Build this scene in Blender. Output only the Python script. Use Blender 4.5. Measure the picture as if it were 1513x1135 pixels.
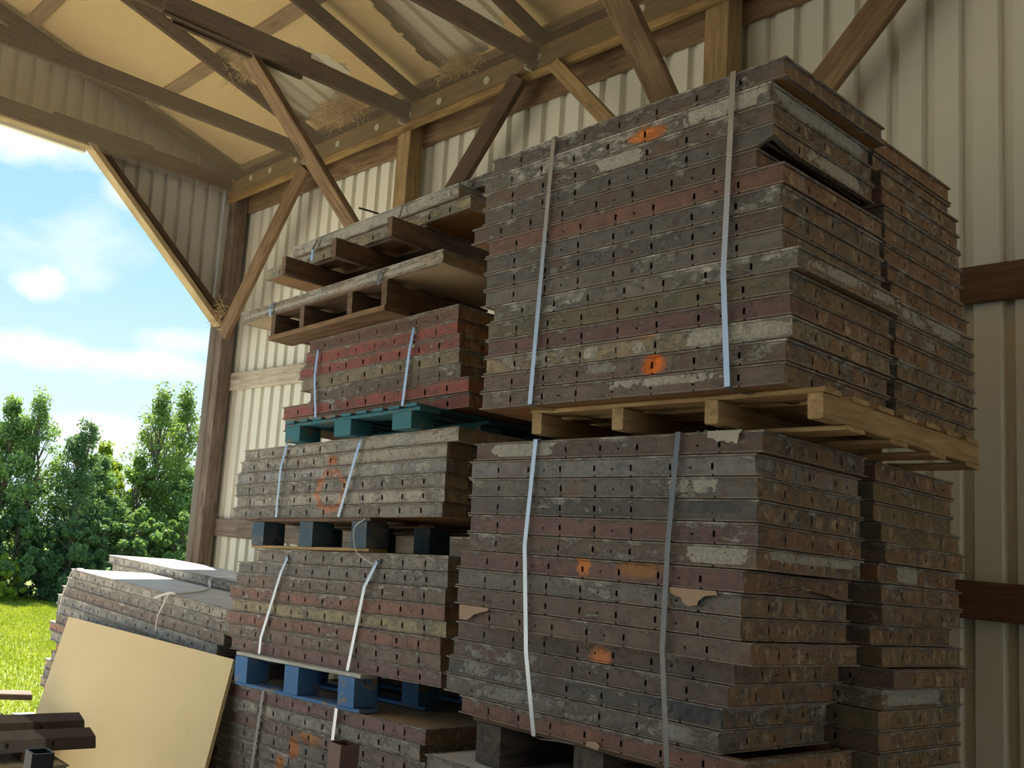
import bpy, math, random
from mathutils import Vector, Matrix, noise as mnoise

for o in list(bpy.data.objects):
    bpy.data.objects.remove(o)
SC = bpy.context.scene
COL = SC.collection
RND = random.Random(7)

# ---------------------------------------------------------------- camera
H = 1.75
cam = bpy.data.cameras.new('camera')
cam.sensor_fit = 'HORIZONTAL'
cam.sensor_width = 36.0
cam.lens = 36.0 * 1404.577 / 1513.0
cam.shift_x = (756.5 - 424.53) / 1513.0
cam.shift_y = (591.58 - 567.5) / 1513.0
cam.clip_start = 0.05
cam.clip_end = 500
camo = bpy.data.objects.new('camera', cam)
COL.objects.link(camo)
R0 = Vector((0.59145708, 0.80069943, 0.09517848))
D0 = Vector((-0.0558998, 0.15847067, -0.98578003))
F0 = Vector((-0.80439651, 0.57772612, 0.13848754))
camo.matrix_world = Matrix(((R0.x, -D0.x, -F0.x, 0), (R0.y, -D0.y, -F0.y, 0), (R0.z, -D0.z, -F0.z, H), (0, 0, 0, 1)))
SC.camera = camo

# ---------------------------------------------------------------- sky, sun, exposure
SC.view_settings.view_transform = 'Standard'
SC.view_settings.look = 'None'
SC.view_settings.gamma = 1.0
SC.view_settings.use_curve_mapping = False
SC.view_settings.exposure = 1.15
SC.cycles.max_bounces = 8
SC.cycles.diffuse_bounces = 5

SKY_STRENGTH = 0.57
CLOUDS = [(0.29, 0.372, 0.13, 0.055, 1.0), (0.40, 0.325, 0.05, 0.025, 0.8), (0.343, 0.227, 0.026, 0.020, 0.95), (0.38, 0.160, 0.16, 0.022, 0.8), (0.47, 0.188, 0.07, 0.016, 0.5), (0.41, 0.085, 0.06, 0.020, 0.9)]
world = bpy.data.worlds.new('sky')
SC.world = world
world.use_nodes = True
NT = world.node_tree
for n in list(NT.nodes):
    NT.nodes.remove(n)


def nd(nt, typ, **kw):
    n = nt.nodes.new(typ)
    for k, v in kw.items():
        if k.startswith('i_'):
            key = k[2:]
            n.inputs[int(key) if key.isdigit() else key].default_value = v
        else:
            setattr(n, k, v)
    return n


def ramp(nt, src, stops, interp='LINEAR'):
    r = nt.nodes.new('ShaderNodeValToRGB')
    r.color_ramp.interpolation = interp
    els = r.color_ramp.elements
    while len(els) < len(stops):
        els.new(0.5)
    for e, (p, c) in zip(els, stops):
        e.position = p
        e.color = c if len(c) == 4 else (*c, 1)
    nt.links.new(src, r.inputs[0])
    return r.outputs[0]


def mixc(nt, fac, a, b, blend='MIX'):
    m = nt.nodes.new('ShaderNodeMix')
    m.data_type = 'RGBA'
    m.blend_type = blend
    for sock, v in ((m.inputs[0], fac), (m.inputs[6], a), (m.inputs[7], b)):
        if isinstance(v, (int, float)):
            sock.default_value = v
        elif isinstance(v, tuple):
            sock.default_value = v if len(v) == 4 else (*v, 1)
        else:
            nt.links.new(v, sock)
    return m.outputs[2]


def mth(nt, op, a, b=None, clamp=False):
    m = nt.nodes.new('ShaderNodeMath')
    m.operation = op
    m.use_clamp = clamp
    for i, v in enumerate((a, b)):
        if v is None:
            continue
        if isinstance(v, (int, float)):
            m.inputs[i].default_value = v
        else:
            nt.links.new(v, m.inputs[i])
    return m.outputs[0]


tc = nd(NT, 'ShaderNodeTexCoord')
sep = nd(NT, 'ShaderNodeSeparateXYZ')
NT.links.new(tc.outputs['Generated'], sep.inputs[0])
blue = ramp(NT, sep.outputs[2], [(0.0, (0.76, 0.88, 0.96)), (0.10, (0.66, 0.84, 0.95)), (0.24, (0.44, 0.70, 0.91)), (0.34, (0.36, 0.64, 0.90)), (1.0, (0.20, 0.44, 0.80))])
mp = nd(NT, 'ShaderNodeMapping')
mp.inputs['Scale'].default_value = (1.0, 1.0, 2.2)
NT.links.new(tc.outputs['Generated'], mp.inputs[0])
cn = nd(NT, 'ShaderNodeTexNoise', i_Scale=5.5, i_Detail=10.0, i_Roughness=0.6)
NT.links.new(mp.outputs[0], cn.inputs['Vector'])
cn2 = nd(NT, 'ShaderNodeTexNoise', i_Scale=2.2, i_Detail=8.0, i_Roughness=0.55)
NT.links.new(mp.outputs[0], cn2.inputs['Vector'])
mask = ramp(NT, cn2.outputs[0], [(0.57, (0, 0, 0)), (0.72, (0.7, 0.7, 0.7))])
# cloud banks low in the west: (y, z) of the direction, half sizes, strength
wob = mth(NT, 'MULTIPLY', mth(NT, 'SUBTRACT', cn.outputs[0], 0.5), 2.6)
for (cy, cz, ry, rz, st) in CLOUDS:
    a = mth(NT, 'POWER', mth(NT, 'ABSOLUTE', mth(NT, 'DIVIDE', mth(NT, 'SUBTRACT', sep.outputs[1], cy), ry)), 2.0)
    b = mth(NT, 'POWER', mth(NT, 'ABSOLUTE', mth(NT, 'DIVIDE', mth(NT, 'SUBTRACT', sep.outputs[2], cz), rz)), 2.0)
    d = mth(NT, 'ADD', mth(NT, 'SQRT', mth(NT, 'ADD', a, b)), wob)
    f = ramp(NT, d, [(0.25, (st, st, st)), (0.95, (0, 0, 0))])
    mask = mth(NT, 'MAXIMUM', mask, mth(NT, 'MULTIPLY', f, mth(NT, 'LESS_THAN', sep.outputs[0], 0.0)))
cloud = mixc(NT, mask, blue, (1.0, 1.0, 1.0))
bg = nd(NT, 'ShaderNodeBackground', i_Strength=SKY_STRENGTH)
NT.links.new(cloud, bg.inputs[0])
wo = nd(NT, 'ShaderNodeOutputWorld')
NT.links.new(bg.outputs[0], wo.inputs[0])

sun = bpy.data.lights.new('sun', 'SUN')
sun.energy = 7.5
sun.angle = math.radians(0.6)
sun.color = (1.0, 0.95, 0.86)
suno = bpy.data.objects.new('sun', sun)
COL.objects.link(suno)
sd = Vector((0.50, -0.19, -0.845))
suno.rotation_euler = sd.to_track_quat('-Z', 'Y').to_euler()

FLOOR = -0.15

# ---------------------------------------------------------------- materials


def new_mat(name):
    m = bpy.data.materials.new(name)
    m.use_nodes = True
    nt = m.node_tree
    b = nt.nodes['Principled BSDF']
    return m, nt, b


def bump(nt, b, height, strength=0.3, dist=0.01):
    bp = nd(nt, 'ShaderNodeBump', i_Strength=strength, i_Distance=dist)
    nt.links.new(height, bp.inputs['Height'])
    nt.links.new(bp.outputs[0], b.inputs['Normal'])


def coords(nt, scale=(1, 1, 1), rnd=True, kind='Object'):
    t = nd(nt, 'ShaderNodeTexCoord')
    m = nd(nt, 'ShaderNodeMapping')
    m.inputs['Scale'].default_value = scale
    src = t.outputs[kind]
    if rnd:
        oi = nd(nt, 'ShaderNodeObjectInfo')
        v = nd(nt, 'ShaderNodeVectorMath', operation='SCALE')
        v.inputs[0].default_value = (37.0, 91.0, 53.0)
        nt.links.new(oi.outputs['Random'], v.inputs['Scale'])
        a = nd(nt, 'ShaderNodeVectorMath', operation='ADD')
        nt.links.new(src, a.inputs[0])
        nt.links.new(v.outputs[0], a.inputs[1])
        src = a.outputs[0]
    nt.links.new(src, m.inputs[0])
    return m.outputs[0]


def noise(nt, vec, scale, detail=6, rough=0.6, dist=0.0):
    n = nd(nt, 'ShaderNodeTexNoise', i_Scale=scale, i_Detail=detail, i_Roughness=rough, i_Distortion=dist)
    nt.links.new(vec, n.inputs['Vector'])
    return n.outputs[0]


def steel_mat(name, marks=()):
    """weathered form steel; tint comes from the object's colour, alpha = how much cement film.
    marks: spray paint, (x, y, z, rx, rz, ring, colour) in metres"""
    m, nt, b = new_mat(name)
    oi = nd(nt, 'ShaderNodeObjectInfo')
    v = coords(nt)
    tint = oi.outputs['Color']
    cem = oi.outputs['Alpha']
    big = noise(nt, v, 4.0, 4, 0.55)
    mid = noise(nt, v, 24.0, 9, 0.72)
    grit = noise(nt, v, 90.0, 6, 0.75)
    fine = noise(nt, v, 260.0, 4, 0.7)
    vs = coords(nt, (6, 6, 4.5))
    streak = noise(nt, vs, 3.0, 6, 0.65)
    geo = nd(nt, 'ShaderNodeTexCoord')
    nsep = nd(nt, 'ShaderNodeSeparateXYZ')
    nt.links.new(geo.outputs['Normal'], nsep.inputs[0])
    osep = nd(nt, 'ShaderNodeSeparateXYZ')
    nt.links.new(geo.outputs['Object'], osep.inputs[0])
    # tonal variation of the bare steel
    base = mixc(nt, ramp(nt, mid, [(0.34, (0, 0, 0)), (0.66, (1, 1, 1))]), mixc(nt, 1.0, tint, (0.66, 0.66, 0.68), 'MULTIPLY'), mixc(nt, 1.0, tint, (1.30, 1.22, 1.14), 'MULTIPLY'))
    base = mixc(nt, ramp(nt, big, [(0.40, (0, 0, 0)), (0.62, (0.6, 0.6, 0.6))]), base, mixc(nt, 1.0, base, (0.80, 0.84, 0.86), 'MULTIPLY'))
    # old red primer and rust showing through
    rust_f = mth(nt, 'MULTIPLY', ramp(nt, noise(nt, v, 7.0, 9, 0.7), [(0.53, (0, 0, 0)), (0.64, (1, 1, 1))]), 0.55)
    base = mixc(nt, rust_f, base, (0.165, 0.078, 0.052))
    # end rails rust in vertical runs, their warm light painted in too
    endf = mth(nt, 'MULTIPLY', mth(nt, 'ABSOLUTE', nsep.outputs[0]), ramp(nt, streak, [(0.38, (0, 0, 0)), (0.60, (0.8, 0.8, 0.8))]))
    base = mixc(nt, endf, base, (0.31, 0.175, 0.075))
    pale = mth(nt, 'MULTIPLY', mth(nt, 'ABSOLUTE', nsep.outputs[0]), ramp(nt, noise(nt, coords(nt, (14, 14, 9)), 2.0, 8, 0.75), [(0.52, (0, 0, 0)), (0.64, (0.85, 0.85, 0.85))]))
    base = mixc(nt, pale, base, (0.52, 0.44, 0.30))
    # dark grime
    base = mixc(nt, mth(nt, 'MULTIPLY', ramp(nt, noise(nt, v, 17.0, 8, 0.7), [(0.32, (1, 1, 1)), (0.43, (0, 0, 0))]), 0.6), base, (0.050, 0.038, 0.035))
    # worn lips top and bottom, painted lighter for the light they catch
    lip_light = mth(nt, 'ADD', ramp(nt, osep.outputs[2], [(0.0040, (1, 1, 1)), (0.0060, (0, 0, 0))]), ramp(nt, osep.outputs[2], [(0.0495, (0, 0, 0)), (0.0515, (1, 1, 1))]), True)
    base = mixc(nt, mth(nt, 'MULTIPLY', lip_light, 0.55), base, (0.30, 0.245, 0.20))
    # cement film and splashes, thickest along the top lip
    lip = ramp(nt, osep.outputs[2], [(0.040, (0, 0, 0)), (0.056, (1, 1, 1))])
    cm = noise(nt, coords(nt, (1.0, 1.0, 1.9)), 15.0, 12, 0.80)
    thr = mth(nt, 'ADD', mth(nt, 'ADD', cm, mth(nt, 'MULTIPLY', cem, 0.16)), mth(nt, 'ADD', mth(nt, 'MULTIPLY', lip, 0.085), mth(nt, 'MULTIPLY', mth(nt, 'SUBTRACT', big, 0.5), 0.35)))
    cf = ramp(nt, thr, [(0.60, (0, 0, 0)), (0.635, (0.5, 0.5, 0.5)), (0.71, (0.95, 0.95, 0.95))])
    cemcol = mixc(nt, ramp(nt, grit, [(0.35, (0, 0, 0)), (0.65, (1, 1, 1))]), (0.25, 0.235, 0.205), (0.66, 0.645, 0.60))
    base = mixc(nt, cf, base, cemcol)
    # pale specks
    sp = ramp(nt, grit, [(0.63, (0, 0, 0)), (0.70, (0.75, 0.75, 0.75))])
    base = mixc(nt, mth(nt, 'MULTIPLY', sp, ramp(nt, big, [(0.42, (0, 0, 0)), (0.58, (1, 1, 1))])), base, (0.46, 0.445, 0.41))
    if marks:
        g = nd(nt, 'ShaderNodeNewGeometry')
        wn = noise(nt, g.outputs['Position'], 60.0, 5, 0.7)
        for (x, y, z, rx, rz, ring, c) in marks:
            s = nd(nt, 'ShaderNodeVectorMath', operation='SUBTRACT')
            nt.links.new(g.outputs['Position'], s.inputs[0])
            s.inputs[1].default_value = (x, y, z)
            q = nd(nt, 'ShaderNodeVectorMath', operation='MULTIPLY')
            nt.links.new(s.outputs[0], q.inputs[0])
            q.inputs[1].default_value = (1 / rx, 0.5, 1 / rz)
            ln = nd(nt, 'ShaderNodeVectorMath', operation='LENGTH')
            nt.links.new(q.outputs[0], ln.inputs[0])
            d = mth(nt, 'ADD', ln.outputs['Value'], mth(nt, 'MULTIPLY', mth(nt, 'SUBTRACT', wn, 0.5), 1.1))
            if ring:
                f = ramp(nt, d, [(0.60, (0, 0, 0)), (0.78, (0.7, 0.7, 0.7)), (0.96, (0.7, 0.7, 0.7)), (1.0, (0, 0, 0))])
            else:
                f = ramp(nt, d, [(0.55, (0.95, 0.95, 0.95)), (1.0, (0, 0, 0))])
            base = mixc(nt, f, base, c)
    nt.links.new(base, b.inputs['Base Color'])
    b.inputs['Metallic'].default_value = 0.0
    b.inputs['Specular IOR Level'].default_value = 0.45
    nt.links.new(ramp(nt, mid, [(0.3, (0.48, 0.48, 0.48)), (0.7, (0.85, 0.85, 0.85))]), b.inputs['Roughness'])
    hgt = mth(nt, 'ADD', mth(nt, 'MULTIPLY', mid, 0.8), mth(nt, 'ADD', mth(nt, 'MULTIPLY', grit, 0.5), mth(nt, 'MULTIPLY', cf, 0.5)))
    bump(nt, b, hgt, 0.9, 0.008)
    return m


ORANGE = (0.85, 0.22, 0.03)
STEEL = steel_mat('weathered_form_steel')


def wood_mat(name, dark, light, grain=1.0, rough=0.8, paint=None, paint_amt=0.5, stain=0.0):
    """grain runs along the object's own X axis"""
    m, nt, b = new_mat(name)
    v = coords(nt, (1.2 * grain, 14 * grain, 14 * grain))
    w = noise(nt, v, 3.2, 8, 0.62, 0.7)
    v2 = coords(nt, (1, 1, 1))
    blot = noise(nt, v2, 3.0, 5, 0.6)
    c = mixc(nt, ramp(nt, w, [(0.32, (0, 0, 0)), (0.70, (1, 1, 1))]), dark, light)
    c = mixc(nt, mth(nt, 'MULTIPLY', ramp(nt, blot, [(0.4, (1, 1, 1)), (0.62, (0, 0, 0))]), 0.45), c, mixc(nt, 1.0, c, (0.55, 0.5, 0.46), 'MULTIPLY'))
    kn = nd(nt, 'ShaderNodeTexVoronoi', i_Scale=1.0)
    vk = coords(nt, (1.7, 7.0, 7.0))
    nt.links.new(vk, kn.inputs['Vector'])
    c = mixc(nt, mth(nt, 'MULTIPLY', ramp(nt, kn.outputs['Distance'], [(0.08, (1, 1, 1)), (0.17, (0, 0, 0))]), 0.6), c, mixc(nt, 1.0, dark, (0.4, 0.35, 0.3), 'MULTIPLY'))
    if paint:
        pn = noise(nt, v2, 9.0, 8, 0.7, 0.5)
        c = mixc(nt, ramp(nt, pn, [(0.46 + paint_amt * 0.11, (1, 1, 1)), (0.54 + paint_amt * 0.11, (0, 0, 0))]), c, paint)
    if stain:
        sn = noise(nt, v2, 22.0, 9, 0.75)
        c = mixc(nt, ramp(nt, sn, [(0.60 - stain * 0.15, (0, 0, 0)), (0.72, (0.9, 0.9, 0.9))]), c, (0.60, 0.58, 0.52))
    nt.links.new(c, b.inputs['Base Color'])
    b.inputs['Roughness'].default_value = rough
    b.inputs['Specular IOR Level'].default_value = 0.25
    bump(nt, b, w, 0.35, 0.004)
    return m


W_TRUSS = wood_mat('aged_brown_timber', (0.055, 0.032, 0.022), (0.135, 0.082, 0.056))
W_POST = wood_mat('treated_post_timber', (0.24, 0.155, 0.075), (0.46, 0.33, 0.17))
W_CORNER = wood_mat('weathered_grey_brown_timber', (0.13, 0.095, 0.075), (0.30, 0.24, 0.19))
W_HEAD = wood_mat('golden_brown_timber', (0.20, 0.125, 0.05), (0.40, 0.27, 0.12))
W_BRACE = wood_mat('brown_brace_timber', (0.14, 0.085, 0.05), (0.32, 0.21, 0.12))
W_BRACE_D = wood_mat('dark_brace_timber', (0.06, 0.038, 0.027), (0.14, 0.09, 0.06))
W_GIRT = wood_mat('bleached_girt_timber', (0.40, 0.34, 0.27), (0.66, 0.58, 0.47))
W_GIRT_D = wood_mat('dark_girt_timber', (0.10, 0.05, 0.03), (0.21, 0.115, 0.07))
W_PURLIN = wood_mat('pale_brown_purlin', (0.28, 0.19, 0.10), (0.46, 0.33, 0.19))
W_TRIM = wood_mat('pale_trim_timber', (0.42, 0.31, 0.18), (0.62, 0.49, 0.31))
P_RAW = wood_mat('raw_pallet_wood', (0.32, 0.21, 0.10), (0.58, 0.42, 0.22))
P_DARK = wood_mat('dark_stained_pallet_wood', (0.11, 0.075, 0.055), (0.26, 0.18, 0.125))
P_TEAL = wood_mat('teal_painted_pallet', (0.22, 0.17, 0.13), (0.34, 0.27, 0.2), paint=(0.055, 0.20, 0.25), paint_amt=0.72)
P_BLUE = wood_mat('blue_painted_pallet', (0.24, 0.20, 0.16), (0.40, 0.34, 0.27), paint=(0.085, 0.21, 0.44), paint_amt=0.72)
P_SLATE = wood_mat('slate_blue_pallet', (0.12, 0.12, 0.12), (0.22, 0.23, 0.24), paint=(0.075, 0.125, 0.17), paint_amt=0.7)
P_WHITE = wood_mat('whitewashed_board', (0.40, 0.40, 0.35), (0.70, 0.72, 0.66))
P_TIMBER = wood_mat('dark_round_edge_timber', (0.06, 0.055, 0.05), (0.17, 0.15, 0.13))


def ply_mat(name, c0, c1):
    m, nt, b = new_mat(name)
    v = coords(nt)
    n = noise(nt, v, 5.0, 7, 0.6)
    f = noise(nt, v, 60.0, 5, 0.7)
    c = mixc(nt, ramp(nt, n, [(0.35, (0, 0, 0)), (0.7, (1, 1, 1))]), c0, c1)
    c = mixc(nt, ramp(nt, f, [(0.66, (0, 0, 0)), (0.74, (0.6, 0.6, 0.6))]), c, tuple(x * 0.45 for x in c0))
    nt.links.new(c, b.inputs['Base Color'])
    b.inputs['Roughness'].default_value = 0.6
    bump(nt, b, f, 0.1, 0.002)
    return m


PLY_BROWN = ply_mat('brown_form_plywood', (0.20, 0.095, 0.03), (0.34, 0.18, 0.065))
PLY_TAN = ply_mat('tan_form_plywood', (0.46, 0.35, 0.21), (0.60, 0.48, 0.31))
PLY_GREY = ply_mat('cement_greyed_plywood', (0.62, 0.62, 0.62), (0.76, 0.755, 0.75))


def sheet_mat():
    m, nt, b = new_mat('smooth_yellow_tan_sheet')
    v = coords(nt, rnd=False)
    n = noise(nt, v, 2.2, 4, 0.5)
    st = noise(nt, coords(nt, (24, 24, 2.2), rnd=False), 3.0, 4, 0.6)
    c = mixc(nt, n, (0.68, 0.52, 0.25), (0.76, 0.60, 0.31))
    c = mixc(nt, ramp(nt, st, [(0.60, (0, 0, 0)), (0.80, (0.35, 0.35, 0.35))]), c, (0.50, 0.36, 0.16))
    # scattered scuffs in a few drifts
    drift = ramp(nt, noise(nt, coords(nt, (1.2, 1, 2.6), rnd=False), 2.4, 3, 0.5), [(0.56, (0, 0, 0)), (0.66, (1, 1, 1))])
    sc = ramp(nt, noise(nt, v, 75.0, 4, 0.75), [(0.64, (0, 0, 0)), (0.69, (1, 1, 1))])
    c = mixc(nt, mth(nt, 'MULTIPLY', drift, sc), c, (0.13, 0.09, 0.04))
    nt.links.new(c, b.inputs['Base Color'])
    b.inputs['Roughness'].default_value = 0.55
    return m


SHEET = sheet_mat()


def plain(name, col, rough=0.6, metal=0.0, var=0.15, scale=8.0, bmp=0.0):
    m, nt, b = new_mat(name)
    v = coords(nt)
    n = noise(nt, v, scale, 6, 0.6)
    c = mixc(nt, n, tuple(x * (1 - var) for x in col), tuple(min(1, x * (1 + var)) for x in col))
    nt.links.new(c, b.inputs['Base Color'])
    b.inputs['Roughness'].default_value = rough
    b.inputs['Metallic'].default_value = metal
    if bmp:
        bump(nt, b, n, bmp, 0.01)
    return m


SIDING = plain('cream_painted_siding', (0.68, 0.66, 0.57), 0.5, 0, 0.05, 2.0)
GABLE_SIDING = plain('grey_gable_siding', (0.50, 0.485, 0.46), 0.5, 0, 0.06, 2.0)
ROOF_METAL = plain('cream_roof_metal', (0.80, 0.76, 0.62), 0.4, 0, 0.05, 3.0)
STRAP = plain('bright_steel_strapping', (0.33, 0.36, 0.41), 0.30, 1.0, 0.08, 30.0)
STRAP_D = plain('dark_steel_strapping', (0.10, 0.10, 0.105), 0.35, 0.85, 0.2, 30.0)
ROPE = plain('white_cord', (0.78, 0.78, 0.74), 0.7, 0, 0.05, 40.0)
PALE_STEEL = plain('pale_grey_steel', (0.22, 0.20, 0.195), 0.7, 0, 0.4, 20.0, 0.4)
DARK_STEEL = plain('dark_brown_steel', (0.085, 0.058, 0.050), 0.55, 0.2, 0.4, 12.0, 0.3)
TUBE_STEEL = plain('red_brown_tube_steel', (0.125, 0.075, 0.065), 0.45, 0.3, 0.25, 12.0, 0.2)
BLACK_TUBE = plain('blackened_tube_steel', (0.02, 0.022, 0.026), 0.5, 0.2, 0.3, 12.0, 0.2)
CONC_LIGHT = plain('pale_dried_concrete', (0.44, 0.425, 0.375), 0.9, 0, 0.55, 90.0, 1.0)
CONC_GREY = plain('grey_dried_concrete', (0.27, 0.265, 0.25), 0.9, 0, 0.4, 60.0, 0.6)
CONC_DARK = plain('dark_lumpy_concrete', (0.085, 0.09, 0.095), 0.8, 0, 0.5, 60.0, 0.6)
PAPER = plain('torn_brown_board', (0.42, 0.30, 0.21), 0.85, 0, 0.15, 20.0, 0.2)
FELT = plain('frayed_felt', (0.46, 0.43, 0.36), 0.95, 0, 0.2, 50.0, 0.5)
WASHER = plain('pale_plastic_washer', (0.72, 0.74, 0.62), 0.4, 0, 0.05, 20.0)
NETTING = plain('brown_netting_wire', (0.24, 0.19, 0.12), 0.6, 0, 0.1, 2.0)
STRAW = plain('straw_fibres', (0.70, 0.53, 0.30), 0.9, 0, 0.3, 30.0)
WHITE_TRIM = plain('white_metal_edge', (0.80, 0.80, 0.77), 0.4, 0, 0.03, 4.0)


def insul_mat():
    m, nt, b = new_mat('yellow_faced_insulation')
    v = coords(nt, rnd=False)
    n = noise(nt, v, 1.6, 5, 0.6)
    f = noise(nt, v, 40.0, 5, 0.7)
    c = mixc(nt, n, (0.80, 0.58, 0.27), (0.88, 0.67, 0.36))
    c = mixc(nt, ramp(nt, f, [(0.6, (0, 0, 0)), (0.8, (0.4, 0.4, 0.4))]), c, (0.55, 0.38, 0.17))
    nt.links.new(c, b.inputs['Base Color'])
    b.inputs['Roughness'].default_value = 0.9
    bump(nt, b, noise(nt, v, 6.0, 4, 0.5), 0.25, 0.03)
    return m


INSUL = insul_mat()


def ground_mat(name, c0, c1, c2, sc):
    m, nt, b = new_mat(name)
    v = coords(nt, rnd=False)
    n = noise(nt, v, sc, 7, 0.65)
    f = noise(nt, v, sc * 30, 5, 0.75)
    c = mixc(nt, ramp(nt, n, [(0.35, (0, 0, 0)), (0.65, (1, 1, 1))]), c0, c1)
    c = mixc(nt, ramp(nt, f, [(0.5, (0, 0, 0)), (0.75, (0.8, 0.8, 0.8))]), c, c2)
    nt.links.new(c, b.inputs['Base Color'])
    b.inputs['Roughness'].default_value = 0.9
    bump(nt, b, f, 0.5, 0.03)
    return m


FLOOR_M = ground_mat('dusty_concrete_floor', (0.44, 0.38, 0.31), (0.54, 0.47, 0.39), (0.36, 0.31, 0.26), 1.5)
BOUNCE_M = ground_mat('pale_gravel', (0.50, 0.445, 0.37), (0.62, 0.555, 0.465), (0.38, 0.33, 0.28), 1.0)
LAWN_M = ground_mat('lawn_ground', (0.14, 0.18, 0.016), (0.18, 0.22, 0.025), (0.20, 0.22, 0.035), 0.5)


def leaf_mat(name, c0, c1, trans=0.45):
    m, nt, b = new_mat(name)
    g = nd(nt, 'ShaderNodeNewGeometry')
    n = noise(nt, g.outputs['Position'], 1.3, 4, 0.6)
    n2 = noise(nt, g.outputs['Position'], 14.0, 3, 0.6)
    k = mth(nt, 'ADD', mth(nt, 'MULTIPLY', n, 0.6), mth(nt, 'MULTIPLY', n2, 0.4))
    c = mixc(nt, ramp(nt, k, [(0.36, (0, 0, 0)), (0.64, (1, 1, 1))]), c0, c1)
    nt.links.new(c, b.inputs['Base Color'])
    b.inputs['Roughness'].default_value = 0.5
    b.inputs['Specular IOR Level'].default_value = 0.3
    tr = nd(nt, 'ShaderNodeBsdfTranslucent')
    nt.links.new(mixc(nt, 1.0, c, (1.25, 1.2, 0.6), 'MULTIPLY'), tr.inputs[0])
    mx = nd(nt, 'ShaderNodeMixShader')
    mx.inputs[0].default_value = trans
    nt.links.new(b.outputs[0], mx.inputs[1])
    nt.links.new(tr.outputs[0], mx.inputs[2])
    nt.links.new(mx.outputs[0], nt.nodes['Material Output'].inputs[0])
    return m


LEAF_DARK = leaf_mat('dark_green_leaves', (0.08, 0.15, 0.08), (0.18, 0.30, 0.13))
LEAF_MID = leaf_mat('mid_green_leaves', (0.115, 0.21, 0.085), (0.27, 0.40, 0.14))
LEAF_PALE = leaf_mat('pale_green_leaves', (0.10, 0.17, 0.05), (0.27, 0.38, 0.11))
LEAF_LIME = leaf_mat('yellow_green_leaves', (0.16, 0.25, 0.03), (0.36, 0.46, 0.06))
BARK = plain('grey_brown_bark', (0.14, 0.11, 0.085), 0.9, 0, 0.3, 10.0, 0.5)
GRASS_M = leaf_mat('bright_lawn_blades', (0.22, 0.285, 0.022), (0.33, 0.37, 0.05), 0.4)

# ---------------------------------------------------------------- helpers


class MB:
    def __init__(s):
        s.v = []
        s.f = []

    def quad(s, a, b, c, d):
        n = len(s.v)
        s.v += [tuple(a), tuple(b), tuple(c), tuple(d)]
        s.f.append((n, n + 1, n + 2, n + 3))

    def tri(s, a, b, c):
        n = len(s.v)
        s.v += [tuple(a), tuple(b), tuple(c)]
        s.f.append((n, n + 1, n + 2))

    def box(s, x0, y0, z0, x1, y1, z1):
        n = len(s.v)
        s.v += [(x0, y0, z0), (x1, y0, z0), (x1, y1, z0), (x0, y1, z0), (x0, y0, z1), (x1, y0, z1), (x1, y1, z1), (x0, y1, z1)]
        s.f += [tuple(n + i for i in q) for q in ((0, 3, 2, 1), (4, 5, 6, 7), (0, 1, 5, 4), (1, 2, 6, 5), (2, 3, 7, 6), (3, 0, 4, 7))]

    def rough_box(s, x0, y0, z0, x1, y1, z1, nseg, amp, seed, bev=0.003):
        """long box along X whose edges wander a little; bevelled section"""
        rr = random.Random(seed)
        n0 = len(s.v)
        ring = 8
        for i in range(nseg + 1):
            x = x0 + (x1 - x0) * i / nseg
            dy, dz = rr.uniform(-amp, amp), rr.uniform(-amp, amp)
            if i in (0, nseg):
                x += rr.uniform(-amp, amp)
            b = bev
            for (y, z) in ((y0 + b, z0), (y1 - b, z0), (y1, z0 + b), (y1, z1 - b), (y1 - b, z1), (y0 + b, z1), (y0, z1 - b), (y0, z0 + b)):
                s.v.append((x, y + dy * 0.5, z + dz * 0.35))
        for i in range(nseg):
            for k in range(ring):
                a = n0 + i * ring + k
                b2 = n0 + i * ring + (k + 1) % ring
                s.f.append((a, a + ring, b2 + ring, b2))
        s.f.append(tuple(n0 + k for k in range(ring)))
        s.f.append(tuple(n0 + nseg * ring + k for k in reversed(range(ring))))

    def mesh(s, name):
        me = bpy.data.meshes.new(name)
        me.from_pydata(s.v, [], s.f)
        me.update()
        return me


def link(name, me, mat=None, parent=None, M=None):
    o = bpy.data.objects.new(name, me)
    COL.objects.link(o)
    if mat and not me.materials:
        me.materials.append(mat)
    if parent is not None:
        o.parent = parent
    if M is not None:
        o.matrix_basis = M
    return o


def tag(o, label, cat, group=None, kind=None):
    if label:
        o['label'] = label
    if cat:
        o['category'] = cat
    if group:
        o['group'] = group
    if kind:
        o['kind'] = kind
    return o


def empty(name, M, label, cat, group=None):
    o = bpy.data.objects.new(name, None)
    o.empty_display_size = 0.05
    COL.objects.link(o)
    o.matrix_basis = M
    return tag(o, label, cat, group)


def struct(name, mb, mat):
    o = link(name, mb.mesh(name), mat)
    o['kind'] = 'structure'
    return o


T = Matrix.Translation


def beam_frame(p0, p1, up=(0, 0, 1)):
    p0, p1 = Vector(p0), Vector(p1)
    x = (p1 - p0).normalized()
    u = Vector(up)
    y = u.cross(x).normalized()
    z = x.cross(y)
    M = Matrix(((x.x, y.x, z.x, p0.x), (x.y, y.y, z.y, p0.y), (x.z, y.z, z.z, p0.z), (0, 0, 0, 1)))
    return M, (p1 - p0).length


SEED = [0]


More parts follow.
